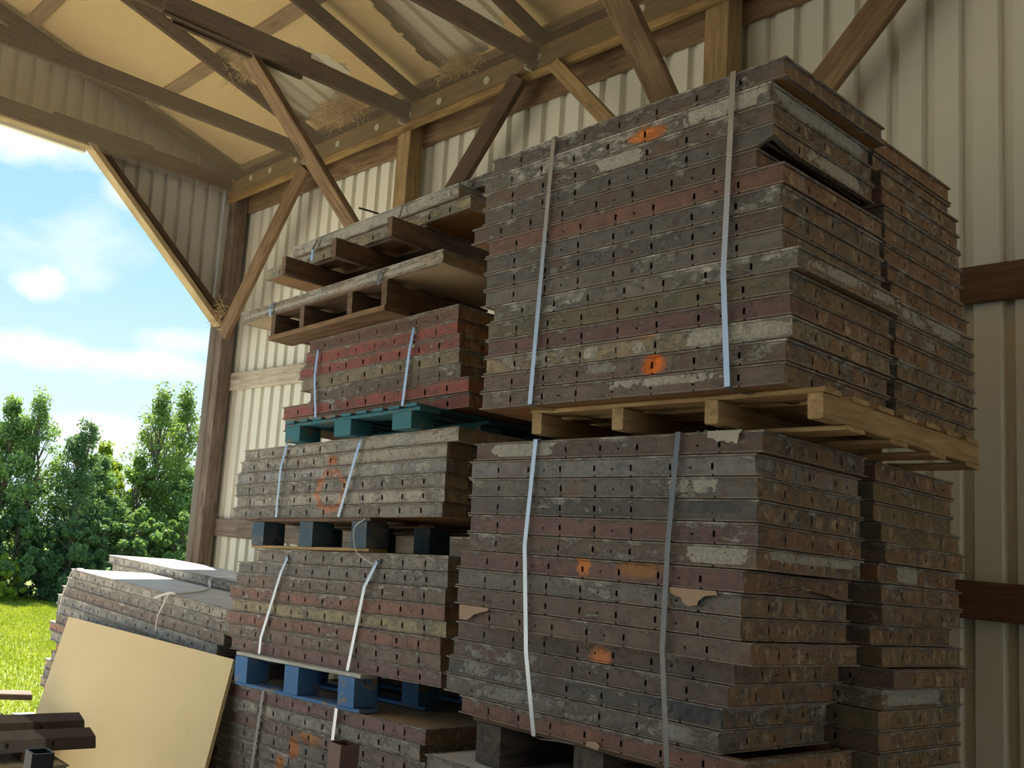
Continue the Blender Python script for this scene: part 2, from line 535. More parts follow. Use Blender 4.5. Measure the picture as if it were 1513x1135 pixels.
def beam(name, p0, p1, wy, wz, mat, up=(0, 0, 1), parent=None, amp=0.003, bev=0.004):
    """timber from p0 to p1 (its axis), wy wide across, wz deep towards up; grain along its length"""
    M, L = beam_frame(p0, p1, up)
    mb = MB()
    SEED[0] += 1
    mb.rough_box(0, -wy / 2, -wz / 2, L, wy / 2, wz / 2, max(2, int(L / 0.35)), amp, SEED[0], bev)
    if parent is not None:
        M = parent.matrix_basis.inverted() @ M
    return link(name, mb.mesh(name), mat, parent, M)


def tube_obj(name, pts, r, mat, parent=None, sides=8):
    P = [Vector(p) for p in pts]
    mb = MB()
    n = len(P)
    ref = Vector((0.31, 0.87, 0.38))
    for i in range(n):
        t = (P[min(i + 1, n - 1)] - P[max(i - 1, 0)]).normalized()
        u = t.cross(ref).normalized()
        w = t.cross(u)
        for k in range(sides):
            a = 2 * math.pi * k / sides
            mb.v.append(tuple(P[i] + (u * math.cos(a) + w * math.sin(a)) * r))
    for i in range(n - 1):
        for k in range(sides):
            mb.f.append((i * sides + k, i * sides + (k + 1) % sides, (i + 1) * sides + (k + 1) % sides, (i + 1) * sides + k))
    mb.f.append(tuple(reversed(range(sides))))
    mb.f.append(tuple((n - 1) * sides + k for k in range(sides)))
    return link(name, mb.mesh(name), mat, parent)


def smooth_path(pts, n=6):
    out = []
    P = [Vector(p) for p in pts]
    for i in range(len(P) - 1):
        a = P[max(i - 1, 0)]
        b = P[i]
        c = P[i + 1]
        d = P[min(i + 2, len(P) - 1)]
        for k in range(n):
            t = k / n
            out.append(0.5 * ((2 * b) + (c - a) * t + (2 * a - 5 * b + 4 * c - d) * t * t + (3 * b - a - 3 * c + d) * t ** 3))
    out.append(P[-1])
    return out


def ribbon(name, pts, w, side, mat, label=None, group=None, th=0.0009, smooth=0):
    P = smooth_path(pts, smooth) if smooth else [Vector(p) for p in pts]
    side = Vector(side).normalized()
    mb = MB()
    n = len(P)
    for i in range(n):
        t = (P[min(i + 1, n - 1)] - P[max(i - 1, 0)]).normalized()
        nn = t.cross(side).normalized()
        s2 = nn.cross(t).normalized()
        for (a, b) in ((-1, -1), (1, -1), (1, 1), (-1, 1)):
            mb.v.append(tuple(P[i] + s2 * (a * w / 2) + nn * (b * th / 2)))
    for i in range(n - 1):
        for k in range(4):
            a = i * 4 + k
            b = i * 4 + (k + 1) % 4
            mb.f.append((a, b, b + 4, a + 4))
    mb.f.append((0, 1, 2, 3))
    mb.f.append(tuple(4 * (n - 1) + k for k in (3, 2, 1, 0)))
    o = link(name, mb.mesh(name), mat)
    return tag(o, label, 'strap', group)


# ================================================================ THE BARN
XG, YW = -7.45, 4.645
XE = 11.0
SL = 0.27


def zr(y, c=5.117):
    return c + SL * (4.38 - abs(y))


g = MB()
g.box(XG - 0.1, -4.75, FLOOR - 0.1, XE, 4.75, FLOOR)
struct('floor', g, FLOOR_M)
g = MB()
g.quad((-120, -60, -0.31), (60, -60, -0.31), (60, 80, -0.31), (-120, 80, -0.31))
lawn = struct('ground_lawn', g, LAWN_M)
g = MB()
g.box(XG - 0.1, -18, -0.30, XE + 25, -4.76, -0.17)
g.box(XE + 0.02, -4.75, -0.30, XE + 25, 14, -0.17)
g.box(-26, -18, -0.30, XG - 0.12, 1.2, -0.20)
struct('ground_bounce_gravel', g, BOUNCE_M)  # unseen gravel, added to bounce warm daylight up under the roof


def ribbed(mb, a0, a1, pitch, place, b0, b1, rib=0.030, off=0.0, w=(0.030, 0.050, 0.076)):
    """ribbed sheet: flats with a narrow channel every pitch; place(a, depth, b) -> point; b0/b1 may be functions of a"""
    prof = []
    k0 = math.floor((a0 - off) / pitch)
    a = off + k0 * pitch
    while a < a1 + pitch:
        prof += [(a, 0.0), (a + 0.012, rib), (a + 0.012 + w[0], rib), (a + 0.024 + w[0], 0.0)]
        a += pitch
    prof = [p for p in prof if a0 <= p[0] <= a1]
    prof = [(a0, 0.0)] + prof + [(a1, 0.0)]
    fb0 = b0 if callable(b0) else (lambda q: b0)
    fb1 = b1 if callable(b1) else (lambda q: b1)
    for (p, q) in zip(prof[:-1], prof[1:]):
        if q[0] - p[0] < 1e-5:
            continue
        mb.quad(place(p[0], p[1], fb0(p[0])), place(q[0], q[1], fb0(q[0])), place(q[0], q[1], fb1(q[0])), place(p[0], p[1], fb1(p[0])))


g = MB()
ribbed(g, XG, XE, 0.1475, lambda a, d, b: (a, YW + d, b), FLOOR, 5.16, off=-1.421)
struct('wall_right', g, SIDING)
g = MB()
ribbed(g, -2.0, XE, 0.1475, lambda a, d, b: (a, -YW - d, b), FLOOR, 5.16, off=0)
struct('wall_front_added', g, GABLE_SIDING)  # unseen part wall, added to keep daylight off the right side
# gable wall: siding above and beside the big cut-cornered opening


def open_top(y):
    a = abs(y)
    if a < 2.99:
        return 4.85
    if a < 4.40:
        return 4.89 - (a - 2.99) * (4.89 - 3.66) / 1.41
    return FLOOR


g = MB()
for (y0, y1) in ((-4.64, -4.40), (-4.40, -2.99), (-2.99, 0), (0, 2.99), (2.99, 4.399), (4.40, 4.64)):
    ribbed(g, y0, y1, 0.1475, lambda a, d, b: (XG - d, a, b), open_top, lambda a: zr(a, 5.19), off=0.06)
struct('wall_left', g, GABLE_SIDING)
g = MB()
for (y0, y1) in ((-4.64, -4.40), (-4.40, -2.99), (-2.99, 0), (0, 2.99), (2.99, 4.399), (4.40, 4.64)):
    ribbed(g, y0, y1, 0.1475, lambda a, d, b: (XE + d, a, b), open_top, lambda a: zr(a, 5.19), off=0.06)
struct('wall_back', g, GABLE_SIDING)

# roof metal, both slopes
g = MB()
for s in (1, -1):
    ribbed(g, XG - 0.3, XE + 0.3, 0.1475, lambda a, d, b: (a, s * b, zr(b, 5.225) + d), 0.0, 4.95, off=0.03)
struct('ceiling', g, ROOF_METAL)

# insulation blanket under the metal, torn open in two places
HOLES = [[(-6.25, 4.34), (-6.22, 4.20), (-5.98, 3.75), (-5.70, 3.62), (-5.45, 3.70), (-5.28, 4.05), (-5.40, 4.25), (-5.80, 4.34)],
         [(-4.72, 4.40), (-4.70, 4.20), (-4.62, 3.2), (-4.55, 2.7), (-4.05, 2.7), (-3.92, 3.6), (-3.90, 4.2), (-4.1, 4.41), (-4.4, 4.46)],
         [(-5.98, 3.72), (-5.86, 3.45), (-5.78, 3.50), (-5.86, 3.78)]]


def inside(x, y, poly):
    r = False
    n = len(poly)
    for i in range(n):
        (x1, y1), (x2, y2) = poly[i], poly[(i + 1) % n]
        if (y1 > y) != (y2 > y) and x < (x2 - x1) * (y - y1) / (y2 - y1) + x1:
            r = not r
    return r


g = MB()
NX, NY = 240, 150
XS0, XS1 = XG + 0.02, -1.0
idx = {}
TRX = (-7.36, -6.15, -4.98, -3.81, -2.62, -1.43, -0.24, 0.95, 2.14, 3.33)


def sheet_z(x, y, s):
    zz = zr(y, 5.168)
    d = min(abs(x - t) for t in TRX)
    sag = 0.035 * min(1, d / 0.45) ** 0.8
    dp = abs(((y - 3.45 + 0.55) % 1.12) - 0.55)
    sag *= 0.5 + 0.5 * min(1, dp / 0.3)
    return zz - sag + 0.008 * mnoise.noise((x * 4, y * 4, s))


for s in (1, -1):
    for i in range(NX + 1):
        for j in range(NY + 1):
            x = XS0 + (XS1 - XS0) * i / NX
            y = 4.60 * j / NY
            dx = 0.03 * mnoise.noise((x * 14, y * 14, 3.3))
            idx[(s, i, j)] = len(g.v)
            g.v.append((x, s * y, sheet_z(x, y, s)))
    for i in range(NX):
        for j in range(NY):
            x = XS0 + (XS1 - XS0) * (i + .5) / NX
            y = 4.60 * (j + .5) / NY
            jx = x + 0.07 * mnoise.noise((x * 9, y * 9, 1.7))
            jy = y + 0.07 * mnoise.noise((x * 9, y * 9, 8.1))
            if s == 1 and any(inside(jx, jy, h) for h in HOLES):
                continue
            g.f.append((idx[(s, i, j)], idx[(s, i + 1, j)], idx[(s, i + 1, j + 1)], idx[(s, i, j + 1)]))
for s in (1, -1):
    for k in range(10):
        y0, y1 = 4.6 * k / 10, 4.6 * (k + 1) / 10
        g.quad((-1.0, s * y0, zr(y0, 5.155)), (XE - 0.02, s * y0, zr(y0, 5.155)), (XE - 0.02, s * y1, zr(y1, 5.155)), (-1.0, s * y1, zr(y1, 5.155)))
o = link('insulation_blanket', g.mesh('insulation_blanket'), INSUL)
tag(o, 'yellow insulation blanket under the roof, torn open in places', 'insulation')

# purlins
NP = 0
for y in (4.52, 3.47, 2.34, 1.2, 0.12):
    for s in (1, -1):
        if s == -1 and y > 1.3:
            continue
        where = {4.52: 'lowest brown roof purlin, just above the wall beam', 3.47: 'second brown purlin up the roof, crossing the yellow insulation',
                 2.34: 'third brown purlin up the roof at the top left corner', 1.2: 'roof purlin above the frame', 0.12: 'ridge purlin above the frame'}[y]
        if y in (1.2, 0.12):
            continue
        b = beam('roof_purlin', (XG + 0.02, s * y, zr(y, 5.137)), (XE - 0.05, s * y, zr(y, 5.137)), 0.115, 0.036, W_PURLIN, up=(0, s * SL, 1))
        tag(b, where, 'purlin')

# posts
post_names = {-7.33: ('weathered corner post at the end of the open gable', W_CORNER), -4.99: ('square timber wall post behind the left stacks', W_POST), -2.555: ('light square timber post behind the upper right stack', W_POST), -0.12: (None, W_POST)}
for xp, (lab, mt) in post_names.items():
    if lab is None:
        continue
    ztop = 4.775 if xp > -7 else 4.775
    p = beam('wall_post', (xp - 0.0675, 4.53, FLOOR), (xp - 0.0675, 4.53, ztop + 0.19), 0.137, 0.135, mt, up=(1, 0, 0), amp=0.002)
    tag(p, lab, 'post')

# header beam with its washers, plate behind, eave beam
hb = beam('header_beam', (XG + 0.02, 4.438, 4.862), (XE - 0.1, 4.438, 4.862), 0.038, 0.196, W_HEAD)
tag(hb, 'long golden brown header beam with pale round washers along it', 'beam')
HI = hb.matrix_basis.inverted()
for (x, z) in ((-7.044, 4.913), (-6.743, 4.905), (-6.363, 4.902), (-5.795, 4.879), (-5.322, 4.879), (-4.97, 4.867), (-4.66, 4.871), (-4.219, 4.876), (-3.785, 4.885), (-3.054, 4.908)):
    m = MB()
    R = [0.007, 0.0085, 0.018, 0.0205, 0.0245, 0.0262]
    Yd = [0.0, 0.004, 0.004, 0.002, 0.004, 0.0]
    n = 20
    for r, dd in zip(R, Yd):
        for k in range(n):
            a = 2 * math.pi * k / n
            m.v.append((x + r * math.cos(a), 4.4135 - dd, z + r * math.sin(a)))
    for q in range(len(R) - 1):
        for k in range(n):
            m.f.append((q * n + k, q * n + (k + 1) % n, (q + 1) * n + (k + 1) % n, (q + 1) * n + k))
    m.f.append(tuple(range(n)))
    w = link('washer', m.mesh('washer'), WASHER, hb, HI)
pl = beam('wall_plate', (XG + 0.1, 4.617, 4.82), (XE - 0.1, 4.617, 4.82), 0.036, 0.25, W_BRACE)
tag(pl, 'brown wall plate behind the header beam against the siding', 'beam')
eb = beam('eave_beam', (XG + 0.1, 4.56, 5.03), (XE - 0.1, 4.56, 5.03), 0.13, 0.10, W_TRUSS)
tag(eb, 'dark eave beam between the header and the roof', 'beam')

# girts
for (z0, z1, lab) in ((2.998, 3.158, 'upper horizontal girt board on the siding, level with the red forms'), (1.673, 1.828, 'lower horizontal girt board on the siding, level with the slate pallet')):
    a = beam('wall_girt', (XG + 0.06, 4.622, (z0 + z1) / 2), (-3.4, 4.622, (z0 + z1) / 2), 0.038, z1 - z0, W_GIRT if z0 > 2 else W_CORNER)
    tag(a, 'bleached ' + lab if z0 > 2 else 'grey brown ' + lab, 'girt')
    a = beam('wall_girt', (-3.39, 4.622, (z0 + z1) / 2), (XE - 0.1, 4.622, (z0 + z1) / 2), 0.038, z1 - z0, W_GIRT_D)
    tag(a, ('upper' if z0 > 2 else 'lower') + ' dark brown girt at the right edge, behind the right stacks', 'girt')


# trusses
def truss(x, label, scab=False):
    root = empty('roof_truss', T((x, 4.4, 4.88)), label, 'truss', 'roof trusses')
    th = 0.04
    beam('bottom_chord', (x, 4.415, 4.885), (x, -4.4, 4.885), th, 0.128, W_TRUSS, parent=root)
    for s in (1, -1):
        beam('rafter', (x + 0.002 * s, s * 4.50, zr(4.50, 5.058)), (x, s * 0.02, zr(0, 5.058)), th * 0.96, 0.112, W_TRUSS, parent=root)
    beam('web', (x + 0.035, 1.55, 4.85), (x + 0.035, 1.55, zr(1.55, 5.09)), 0.09, 0.032, W_TRUSS, parent=root, up=(1, 0, 0))
    beam('web', (x + 0.035, 1.5, 4.86), (x + 0.035, 0.3, zr(0.3, 5.0)), 0.032, 0.09, W_TRUSS, parent=root)
    if scab:
        beam('splice_board', (x + 0.036, 3.46, 4.885), (x + 0.036, 2.35, 4.862), 0.034, 0.15, W_TRUSS, parent=root)
        beam('splice_board', (x - 0.036, 3.46, 4.876), (x - 0.036, 2.45, 4.862), 0.034, 0.15, W_TRUSS, parent=root)
    # steel hanger where the chord meets the header
    m = MB()
    m.box(x - 0.03, 4.405, 4.80, x - 0.022, 4.417, 4.93)
    m.box(x - 0.03, 4.35, 4.80, x - 0.0225, 4.41, 4.90)
    link('hanger', m.mesh('hanger'), WASHER, root, root.matrix_basis.inverted())
    return root


truss(-6.15, 'dark roof truss nearest the open gable end')
truss(-4.98, 'dark roof truss with a spliced chord, above the left wall post', scab=True)
truss(-3.81, 'dark roof truss between the two wall posts, over the torn insulation')
truss(-2.62, 'dark roof truss above the right wall post, at the top of the picture')

# gable end framing (hugs the wall)
gr = empty('gable_frame', T((-7.37, 4.4, 4.9)), 'brown timber framing around the open gable end', 'frame')
for s in (1, -1):
    beam('gable_rafter', (-7.36, s * 4.50, zr(4.50, 5.058)), (-7.36, 0.01 * s, zr(0, 5.058)), 0.04, 0.118, W_TRUSS, parent=gr)
    beam('corner_brace', (-7.385, s * 4.44, 3.585), (-7.385, s * 2.965, 4.872), 0.115, 0.05, W_TRIM, parent=gr, up=(0, -s * 1.287, 1.475))
    beam('brace_backing', (-7.365, s * 4.47, 3.66), (-7.365, s * 3.02, 4.905), 0.04, 0.06, W_BRACE_D, parent=gr, up=(0, -s * 1.287, 1.475))
beam('gable_header', (-7.37, 4.40, 4.935), (-7.37, -4.4, 4.905), 0.04, 0.135, W_BRACE_D, parent=gr)
beam('header_splice', (-7.335, 3.55, 4.935), (-7.335, 2.62, 4.93), 0.034, 0.155, W_TRUSS, parent=gr)
beam('header_trim', (-7.395, 3.02, 4.838), (-7.395, -3.0, 4.838), 0.11, 0.02, W_TRIM, parent=gr)
m = MB()
m.box(-7.482, -2.98, 4.802, -7.442, 2.98, 4.826)
link('metal_edge', m.mesh('metal_edge'), WHITE_TRIM, gr, gr.matrix_basis.inverted())

# braces
BR = [((-7.21, 4.40, 3.46), (-6.20, 4.40, 4.78), 0.045, 0.15, W_BRACE, (0, 0, 1), 'reddish brown brace rising right from the corner post'),
      ((-4.93, 4.395, 3.56), (-3.915, 4.395, 4.78), 0.05, 0.135, W_BRACE_D, (0, 0, 1), 'dark brace rising right from the left wall post'),
      ((-2.70, 4.40, 3.64), (-3.64, 4.40, 4.775), 0.045, 0.085, W_POST, (0, 0, 1), 'narrow light brace rising left from the right wall post'),
      ((-2.50, 4.40, 3.56), (-1.44, 4.40, 4.78), 0.045, 0.145, W_BRACE, (0, 0, 1), 'brown brace above the top corner of the upper right stack'),
      ((-5.05, 4.46, 3.565), (-5.05, 2.97, 4.90), 0.13, 0.05, W_BRACE, (0, 1, 1), 'long knee brace from the left wall post up to the spliced truss'),
      ((-2.62, 4.46, 3.68), (-2.62, 3.02, 4.935), 0.135, 0.05, W_BRACE, (0, 1, 1), 'broad knee brace leaving the top edge of the picture')]
for (p0, p1, wy, wz, mt, up, lab) in BR:
    b = beam('knee_brace', p0, p1, wy, wz, mt, up=up)
    tag(b, lab, 'brace', 'timber braces')

# netting: real wires under the trusses and lapped on the header face
m = MB()
NZ = 4.803


def wire_x(x0, x1, y, z, r=0.0010):
    m.quad((x0, y - r, z), (x1, y - r, z), (x1, y, z - r), (x0, y, z - r))
    m.quad((x0, y, z - r), (x1, y, z - r), (x1, y + r, z), (x0, y + r, z))
    m.quad((x0, y + r, z), (x1, y + r, z), (x1, y, z + r), (x0, y, z + r))


def wire_y(y0, y1, x, z, r=0.0008):
    m.quad((x - r, y0, z), (x - r, y1, z), (x, y1, z - r), (x, y0, z - r))
    m.quad((x, y0, z - r), (x, y1, z - r), (x + r, y1, z), (x + r, y0, z))


P = 0.0135
y = -0.6
while y < 4.40:
    wire_x(-7.34, 0.8, y, NZ)
    y += P
x = -7.34
while x < 0.8:
    wire_y(-0.6, 4.412, x, NZ)
    if x > -6.9:
        m.quad((x - .0007, 4.414, NZ), (x + .0007, 4.414, NZ), (x + .0007, 4.414, 4.925), (x - .0007, 4.414, 4.925))
    x += P
z = NZ + P
while z < 4.93:
    wire_x(-6.9, 0.8, 4.414, z)
    z += P
o = link('bird_netting', m.mesh('bird_netting'), NETTING)
tag(o, 'fine wire bird netting stretched below the roof trusses', 'netting')


# straw and fibre tufts at the torn edges
def tuft(name, c, ext, n, ln, label):
    rr = random.Random(len(label) * 7 + n)
    m = MB()
    for _ in range(n):
        p = Vector(c) + Vector((rr.gauss(0, ext[0]), rr.gauss(0, ext[1]), rr.gauss(0, ext[2])))
        p.z = min(p.z, zr(p.y, 5.20))
        p.y = min(p.y, 4.60)
        d = Vector((rr.uniform(-1, 1), rr.uniform(-1, 1), rr.uniform(-0.9, 0.4))).normalized()
        l = ln * rr.uniform(0.4, 1.2)
        w = d.cross(Vector((rr.uniform(-1, 1), rr.uniform(-1, 1), rr.uniform(-1, 1)))).normalized() * rr.uniform(0.0012, 0.003)
        q = p + d * l * 0.5 + Vector((0, 0, -0.01))
        e = p + d * l + Vector((0, 0, -0.03 * rr.random()))
        m.quad(p - w, p + w, q + w, q - w)
        m.quad(q - w, q + w, e + w * 0.3, e - w * 0.3)
    o = link(name, m.mesh(name), STRAW)
    return tag(o, label, 'straw', None, 'stuff')


tuft('straw_nest', (-5.66, 4.30, 5.10), (0.10, 0.06, 0.035), 1100, 0.10, 'straw bird nest in the torn insulation by the left truss')
tuft('straw_tuft', (-4.50, 4.42, 5.10), (0.10, 0.04, 0.03), 600, 0.08, 'frayed straw along the eave beam under the bright roof patch')
tuft('straw_tuft', (-6.10, 3.62, 5.30), (0.07, 0.07, 0.03), 260, 0.09, 'frayed fibres at the tear behind the long knee brace')
tuft('straw_tuft', (-7.33, 4.40, 3.70), (0.03, 0.03, 0.07), 160, 0.09, 'wisps of nest straw on the corner post')


# ================================================================ FORM PANELS
_pm = {}
FR = 0.0075      # the rail face sits this far behind its lips


def panel_mesh(L, D, h, n, ny, deform=None, key=None):
    k = (round(L, 3), D, round(h, 4), n, ny, key)
    if k in _pm:
        return _pm[k]
    mb = MB()
    sides = [((-L / 2, 0), (1, 0), L, n), ((L / 2, 0), (0, 1), D, ny), ((L / 2, D), (-1, 0), L, n), ((-L / 2, D), (0, -1), D, ny)]
    Z = [0, 0.0042, 0.0050, 0.0175, 0.021, 0.0275, 0.036, h - 0.0062, h - 0.0048, h]
    OFF = [0, 0, FR, FR, FR, FR, FR, FR, 0.001, 0]
    SW = 0.0036 if n <= 8 else 0.0052
    if n > 8:
        Z[3], Z[6] = 0.0155, 0.038
    for si, ((ox, oy), (dx, dy), ln, ns) in enumerate(sides):
        nx, ny2 = dy, -dx          # outward normal
        br = [(0.0, None), (ln, None)]
        cols = []
        marks = []
        for i in range(1, ns):
            s = ln * i / ns
            marks += [(s - SW, 'slot'), (s + SW, 'notch'), (s + SW + 0.006, 'flat')]
            if i % 2 == (si % 2):
                q = s + ln / ns * 0.5
                if q < ln - 0.03:
                    marks += [(q - 0.003, 'hole'), (q + 0.003, 'flat')]
        marks = sorted(marks)
        cur, typ = 0.0, 'flat'
        segs = []
        for (s, t2) in marks + [(ln, 'end')]:
            while s - cur > 0.09:
                segs.append((cur, cur + 0.07, typ))
                cur += 0.07
            segs.append((cur, s, typ))
            cur, typ = s, t2

        def P(s, off, z):
            s = min(max(s, off), ln - off)
            return (ox + dx * s - nx * off, oy + dy * s - ny2 * off, z)
        for (a, b, t2) in segs:
            for r in range(len(Z) - 1):
                if t2 == 'slot' and 3 <= r <= 5:
                    continue
                if t2 == 'hole' and r == 4:
                    continue
                o0, o1 = OFF[r], OFF[r + 1]
                if t2 == 'notch' and r < 4:
                    o0 = o1 = FR
                mb.quad(P(a, o0, Z[r]), P(b, o0, Z[r]), P(b, o1, Z[r + 1]), P(a, o1, Z[r + 1]))
            # top and bottom flange, inner web
            for z in (0, h):
                o0 = FR if t2 == 'notch' and z == 0 else 0.0
                mb.quad(P(a, o0, z), P(b, o0, z), P(b, 0.014, z), P(a, 0.014, z))
        # inner skin so slots read dark
        mb.quad(P(0, 0.03, 0), P(ln, 0.03, 0), P(ln, 0.03, h), P(0, 0.03, h))
    # cross ribs inside
    for i in range(1, max(2, n // 2)):
        x = -L / 2 + L * i / max(2, n // 2)
        mb.box(x - 0.003, 0.02, 0.012, x + 0.003, D - 0.02, h - 0.004)
    if deform:
        mb.v = [deform(*v) for v in mb.v]
    me = mb.mesh('steel_frame')
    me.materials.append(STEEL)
    p = MB()
    p.box(-L / 2 + 0.013, 0.013, 0.0004, L / 2 - (0.15 if key else 0.013), D - 0.013, 0.014)
    pd = p.mesh('plywood_face')
    p = MB()
    p.box(-L / 2 + 0.013, 0.013, h - 0.014, L / 2 - 0.013, D - 0.013, h - 0.0006)
    pu = p.mesh('plywood_face')
    for q in (pd, pu):
        q.materials.append(PLY_BROWN)
    _pm[k] = (me, pd, pu)
    return _pm[k]


TINT = {'brown': (0.142, 0.112, 0.096), 'grey': (0.150, 0.143, 0.132), 'dark grey': (0.108, 0.105, 0.101), 'dark brown': (0.112, 0.090, 0.079),
        'red-brown': (0.172, 0.096, 0.077), 'red': (0.27, 0.085, 0.070), 'maroon': (0.150, 0.094, 0.090), 'rust-orange': (0.21, 0.112, 0.058),
        'pale grey': (0.235, 0.225, 0.200), 'khaki': (0.225, 0.200, 0.130), 'tan': (0.25, 0.21, 0.145), 'olive': (0.132, 0.122, 0.083), 'blue-grey': (0.178, 0.182, 0.186)}
ORD = ['topmost'] + [w + ' down' for w in ('second', 'third', 'fourth', 'fifth', 'sixth', 'seventh', 'eighth', 'ninth', 'tenth', 'eleventh', 'twelfth', 'thirteenth', 'fourteenth', 'fifteenth')]


GAIN = [1.0]  # per-stack tint lift: paler cement coat plus light from the opening painted in
FRM = {}


def form(S, xr, y0, z, L, D, h, n, tone, cement, label, group, ny=4, up=False, ply=None, mat=None, deform=None, key=None, yaw=0.0):
    """one steel-framed form panel lying flat; xr = its right end in the stack frame S"""
    me, pd, pu = panel_mesh(L, D, h, n, ny, deform, key)
    root = empty('form_panel', S @ T((xr - L / 2, y0, z)) @ Matrix.Rotation(yaw, 4, 'Z'), label, 'form panel', group)
    f = link('steel_frame', me, None, root)
    r, gg, b = TINT[tone]
    j = RND.uniform(0.9, 1.1)
    j *= GAIN[0]
    f.color = (r * j, gg * j, b * j, cement)
    if mat:
        f.material_slots[0].link = 'OBJECT'
        f.material_slots[0].material = mat
    q = link('plywood_face', pu if up else pd, None, root)
    if ply:
        q.material_slots[0].link = 'OBJECT'
        q.material_slots[0].material = ply
    FRM[root.name] = f
    return root


def crust(root, x0, x1, z0, z1, mat, seed, y=0.0, axis='y', amp=0.006, cover=0.15, name='dried_concrete', res=0.005, lump=1.0):
    """a ragged bumpy skin of dried concrete on a rail, in the panel's own frame; axis 'x' = on the right end rail"""
    nx = max(4, int((x1 - x0) / res))
    nz = max(4, int((z1 - z0) / res))
    m = MB()
    for i in range(nx + 1):
        for k in range(nz + 1):
            u = x0 + (x1 - x0) * i / nx
            w = z0 + (z1 - z0) * k / nz
            a1, a2 = abs(2 * i / nx - 1), abs(2 * k / nz - 1)
            a1 = min(1.0, abs(a1 + 0.22 * mnoise.noise((w * 45, seed, u * 9))))
            edge = max(0.0, 1 - a1 ** 2.2) ** 0.6 * max(0.0, 1 - a2 ** 5 * 0.85)
            if k in (0, nz) or i in (0, nx):
                edge = 0.0
            q = mnoise.fractal((u * 30, w * 30, seed), 1.0, 2.0, 3) * 0.55 + 0.5 * mnoise.noise((u * 130 * lump, w * 130 * lump, seed + 4)) + mnoise.noise((u * 9, w * 14, seed + 2)) * 0.6
            d = (q + 0.35 + cover) * edge - 0.35
            d = max(d, -0.7) * amp
            if axis == 'y':
                m.v.append((u, y + FR - 0.0005 - d, w))
            else:
                m.v.append((y - FR + 0.0005 + d, u, w))
    for i in range(nx):
        for k in range(nz):
            a = i * (nz + 1) + k
            f = (a, a + nz + 1, a + nz + 2, a + 1)
            m.f.append(f)
    o = link(name, m.mesh(name), mat, FRM[root.name])
    for p in o.data.polygons:
        p.use_smooth = True
    return o


def stack_frame(xp, zp, t):
    return T((xp, 0, zp)) @ Matrix.Rotation(-t, 4, 'Y')


GAIN[0] = 1.3
# ---------------- right column: stacks C (lower), D (upper), E (below)
S = stack_frame(-1.25, 0.0, 0.018)
XP = -1.25
WF, DP = 1.02, 0.60
# upper stack D
Dz0, Dp = 2.240, 0.0593
D_XR = [-1.138, -1.176, -1.168, -1.167, -1.212, -1.141, -1.147, -1.144, -1.143, -1.103, -1.124, -1.121, -1.124, -1.132, -1.134]
D_TONE = [('dark brown', .45), ('grey', .75), ('brown', .55), ('dark grey', .35), ('dark brown', .2), ('red-brown', .15), ('dark grey', .3), ('dark grey', .3), ('grey', .3), ('grey', .45), ('olive', .3), ('maroon', .2), ('tan', .55), ('brown', .35), ('brown', .3)]
D_BACK = [-1.173, -1.177, -1.154, -1.149, -1.15, -1.146, -1.146, -1.142, -1.128, -1.118, -1.119, -1.12, -1.116, -1.125, -1.123]
D_BT = [('rust-orange', .2), ('dark brown', .1), ('dark brown', .1), ('red-brown', .35), ('grey', .4), ('dark brown', .2), ('red-brown', .2), ('dark brown', .3), ('red-brown', .3), ('grey', .6), ('grey', .5), ('red-brown', .45), ('grey', .5), ('dark brown', .25), ('olive', .3)]
MARK_D = {1: [(-1.603, 2.37, 3.028, 0.075, 0.032, 0, (0.80, 0.26, 0.05))], 12: [(-1.571, 2.37, 2.436, 0.06, 0.04, 0, (0.75, 0.26, 0.06))], 13: [(-1.554, 2.37, 2.322, 0.042, 0.042, 0, (0.95, 0.21, 0.015))]}
NOTE_D = {0: 'overhanging its brown underside', 1: 'with an orange paint patch', 3: 'with a curled lower corner', 4: 'set back at the corner', 12: 'crusted with pale concrete', 13: 'with a bright orange spot', 9: 'standing out at the corner'}


def curl(x, y, z):
    if x > 0.38 and y < 0.25:
        k = min(1, max(0, 1 - (0.51 - x) / 0.055)) * max(0, 1 - y / 0.15) ** 1.5
        z += 0.021 * k * max(0, 1 - z / 0.05)
    return (x, y, z)


FP = {}
for i in range(15):
    z = Dz0 + Dp * (14 - i)
    tone, cem = D_TONE[i]
    mt = steel_mat('form_steel_sprayed_orange', MARK_D[i]) if i in MARK_D else None
    note = NOTE_D.get(i, '')
    lab = ('%s form panel %s, %s, front of upper right stack' % (tone, note, ORD[i])).replace(' ,', ',')
    if i == 0:
        lab = 'dark brown form panel crowning the upper right stack, front corner overhanging'
    FP['D', i] = form(S, D_XR[i] - XP, 2.37, z, WF, DP, Dp - 0.0030, 8, tone, cem, lab, 'front row of the upper right stack', mat=mt, deform=curl if i == 3 else None, key='curl' if i == 3 else None)
    tone, cem = D_BT[i]
    lab = '%s form panel, %s, back row of upper right stack' % (tone, ORD[i])
    FP['Db', i] = form(S, D_BACK[i] - XP, 2.985 + RND.uniform(-.004, .012), z, WF, DP - 0.01, Dp - 0.0030, 8, tone, cem, lab, 'back row of the upper right stack')
crust(FP['D', 12], 0.22, 0.51, 0.004, 0.058, CONC_LIGHT, 3.1, amp=0.007, cover=0.5)
crust(FP['D', 12], 0.0, 0.10, 0.006, 0.050, CONC_LIGHT, 5.7, amp=0.008, cover=0.2)
crust(FP['D', 12], -0.12, -0.06, 0.008, 0.05, CONC_LIGHT, 8.2, amp=0.008, cover=0.2)
crust(FP['D', 13], -0.10, 0.02, 0.02, 0.058, CONC_GREY, 9.4, amp=0.006, cover=0.15)
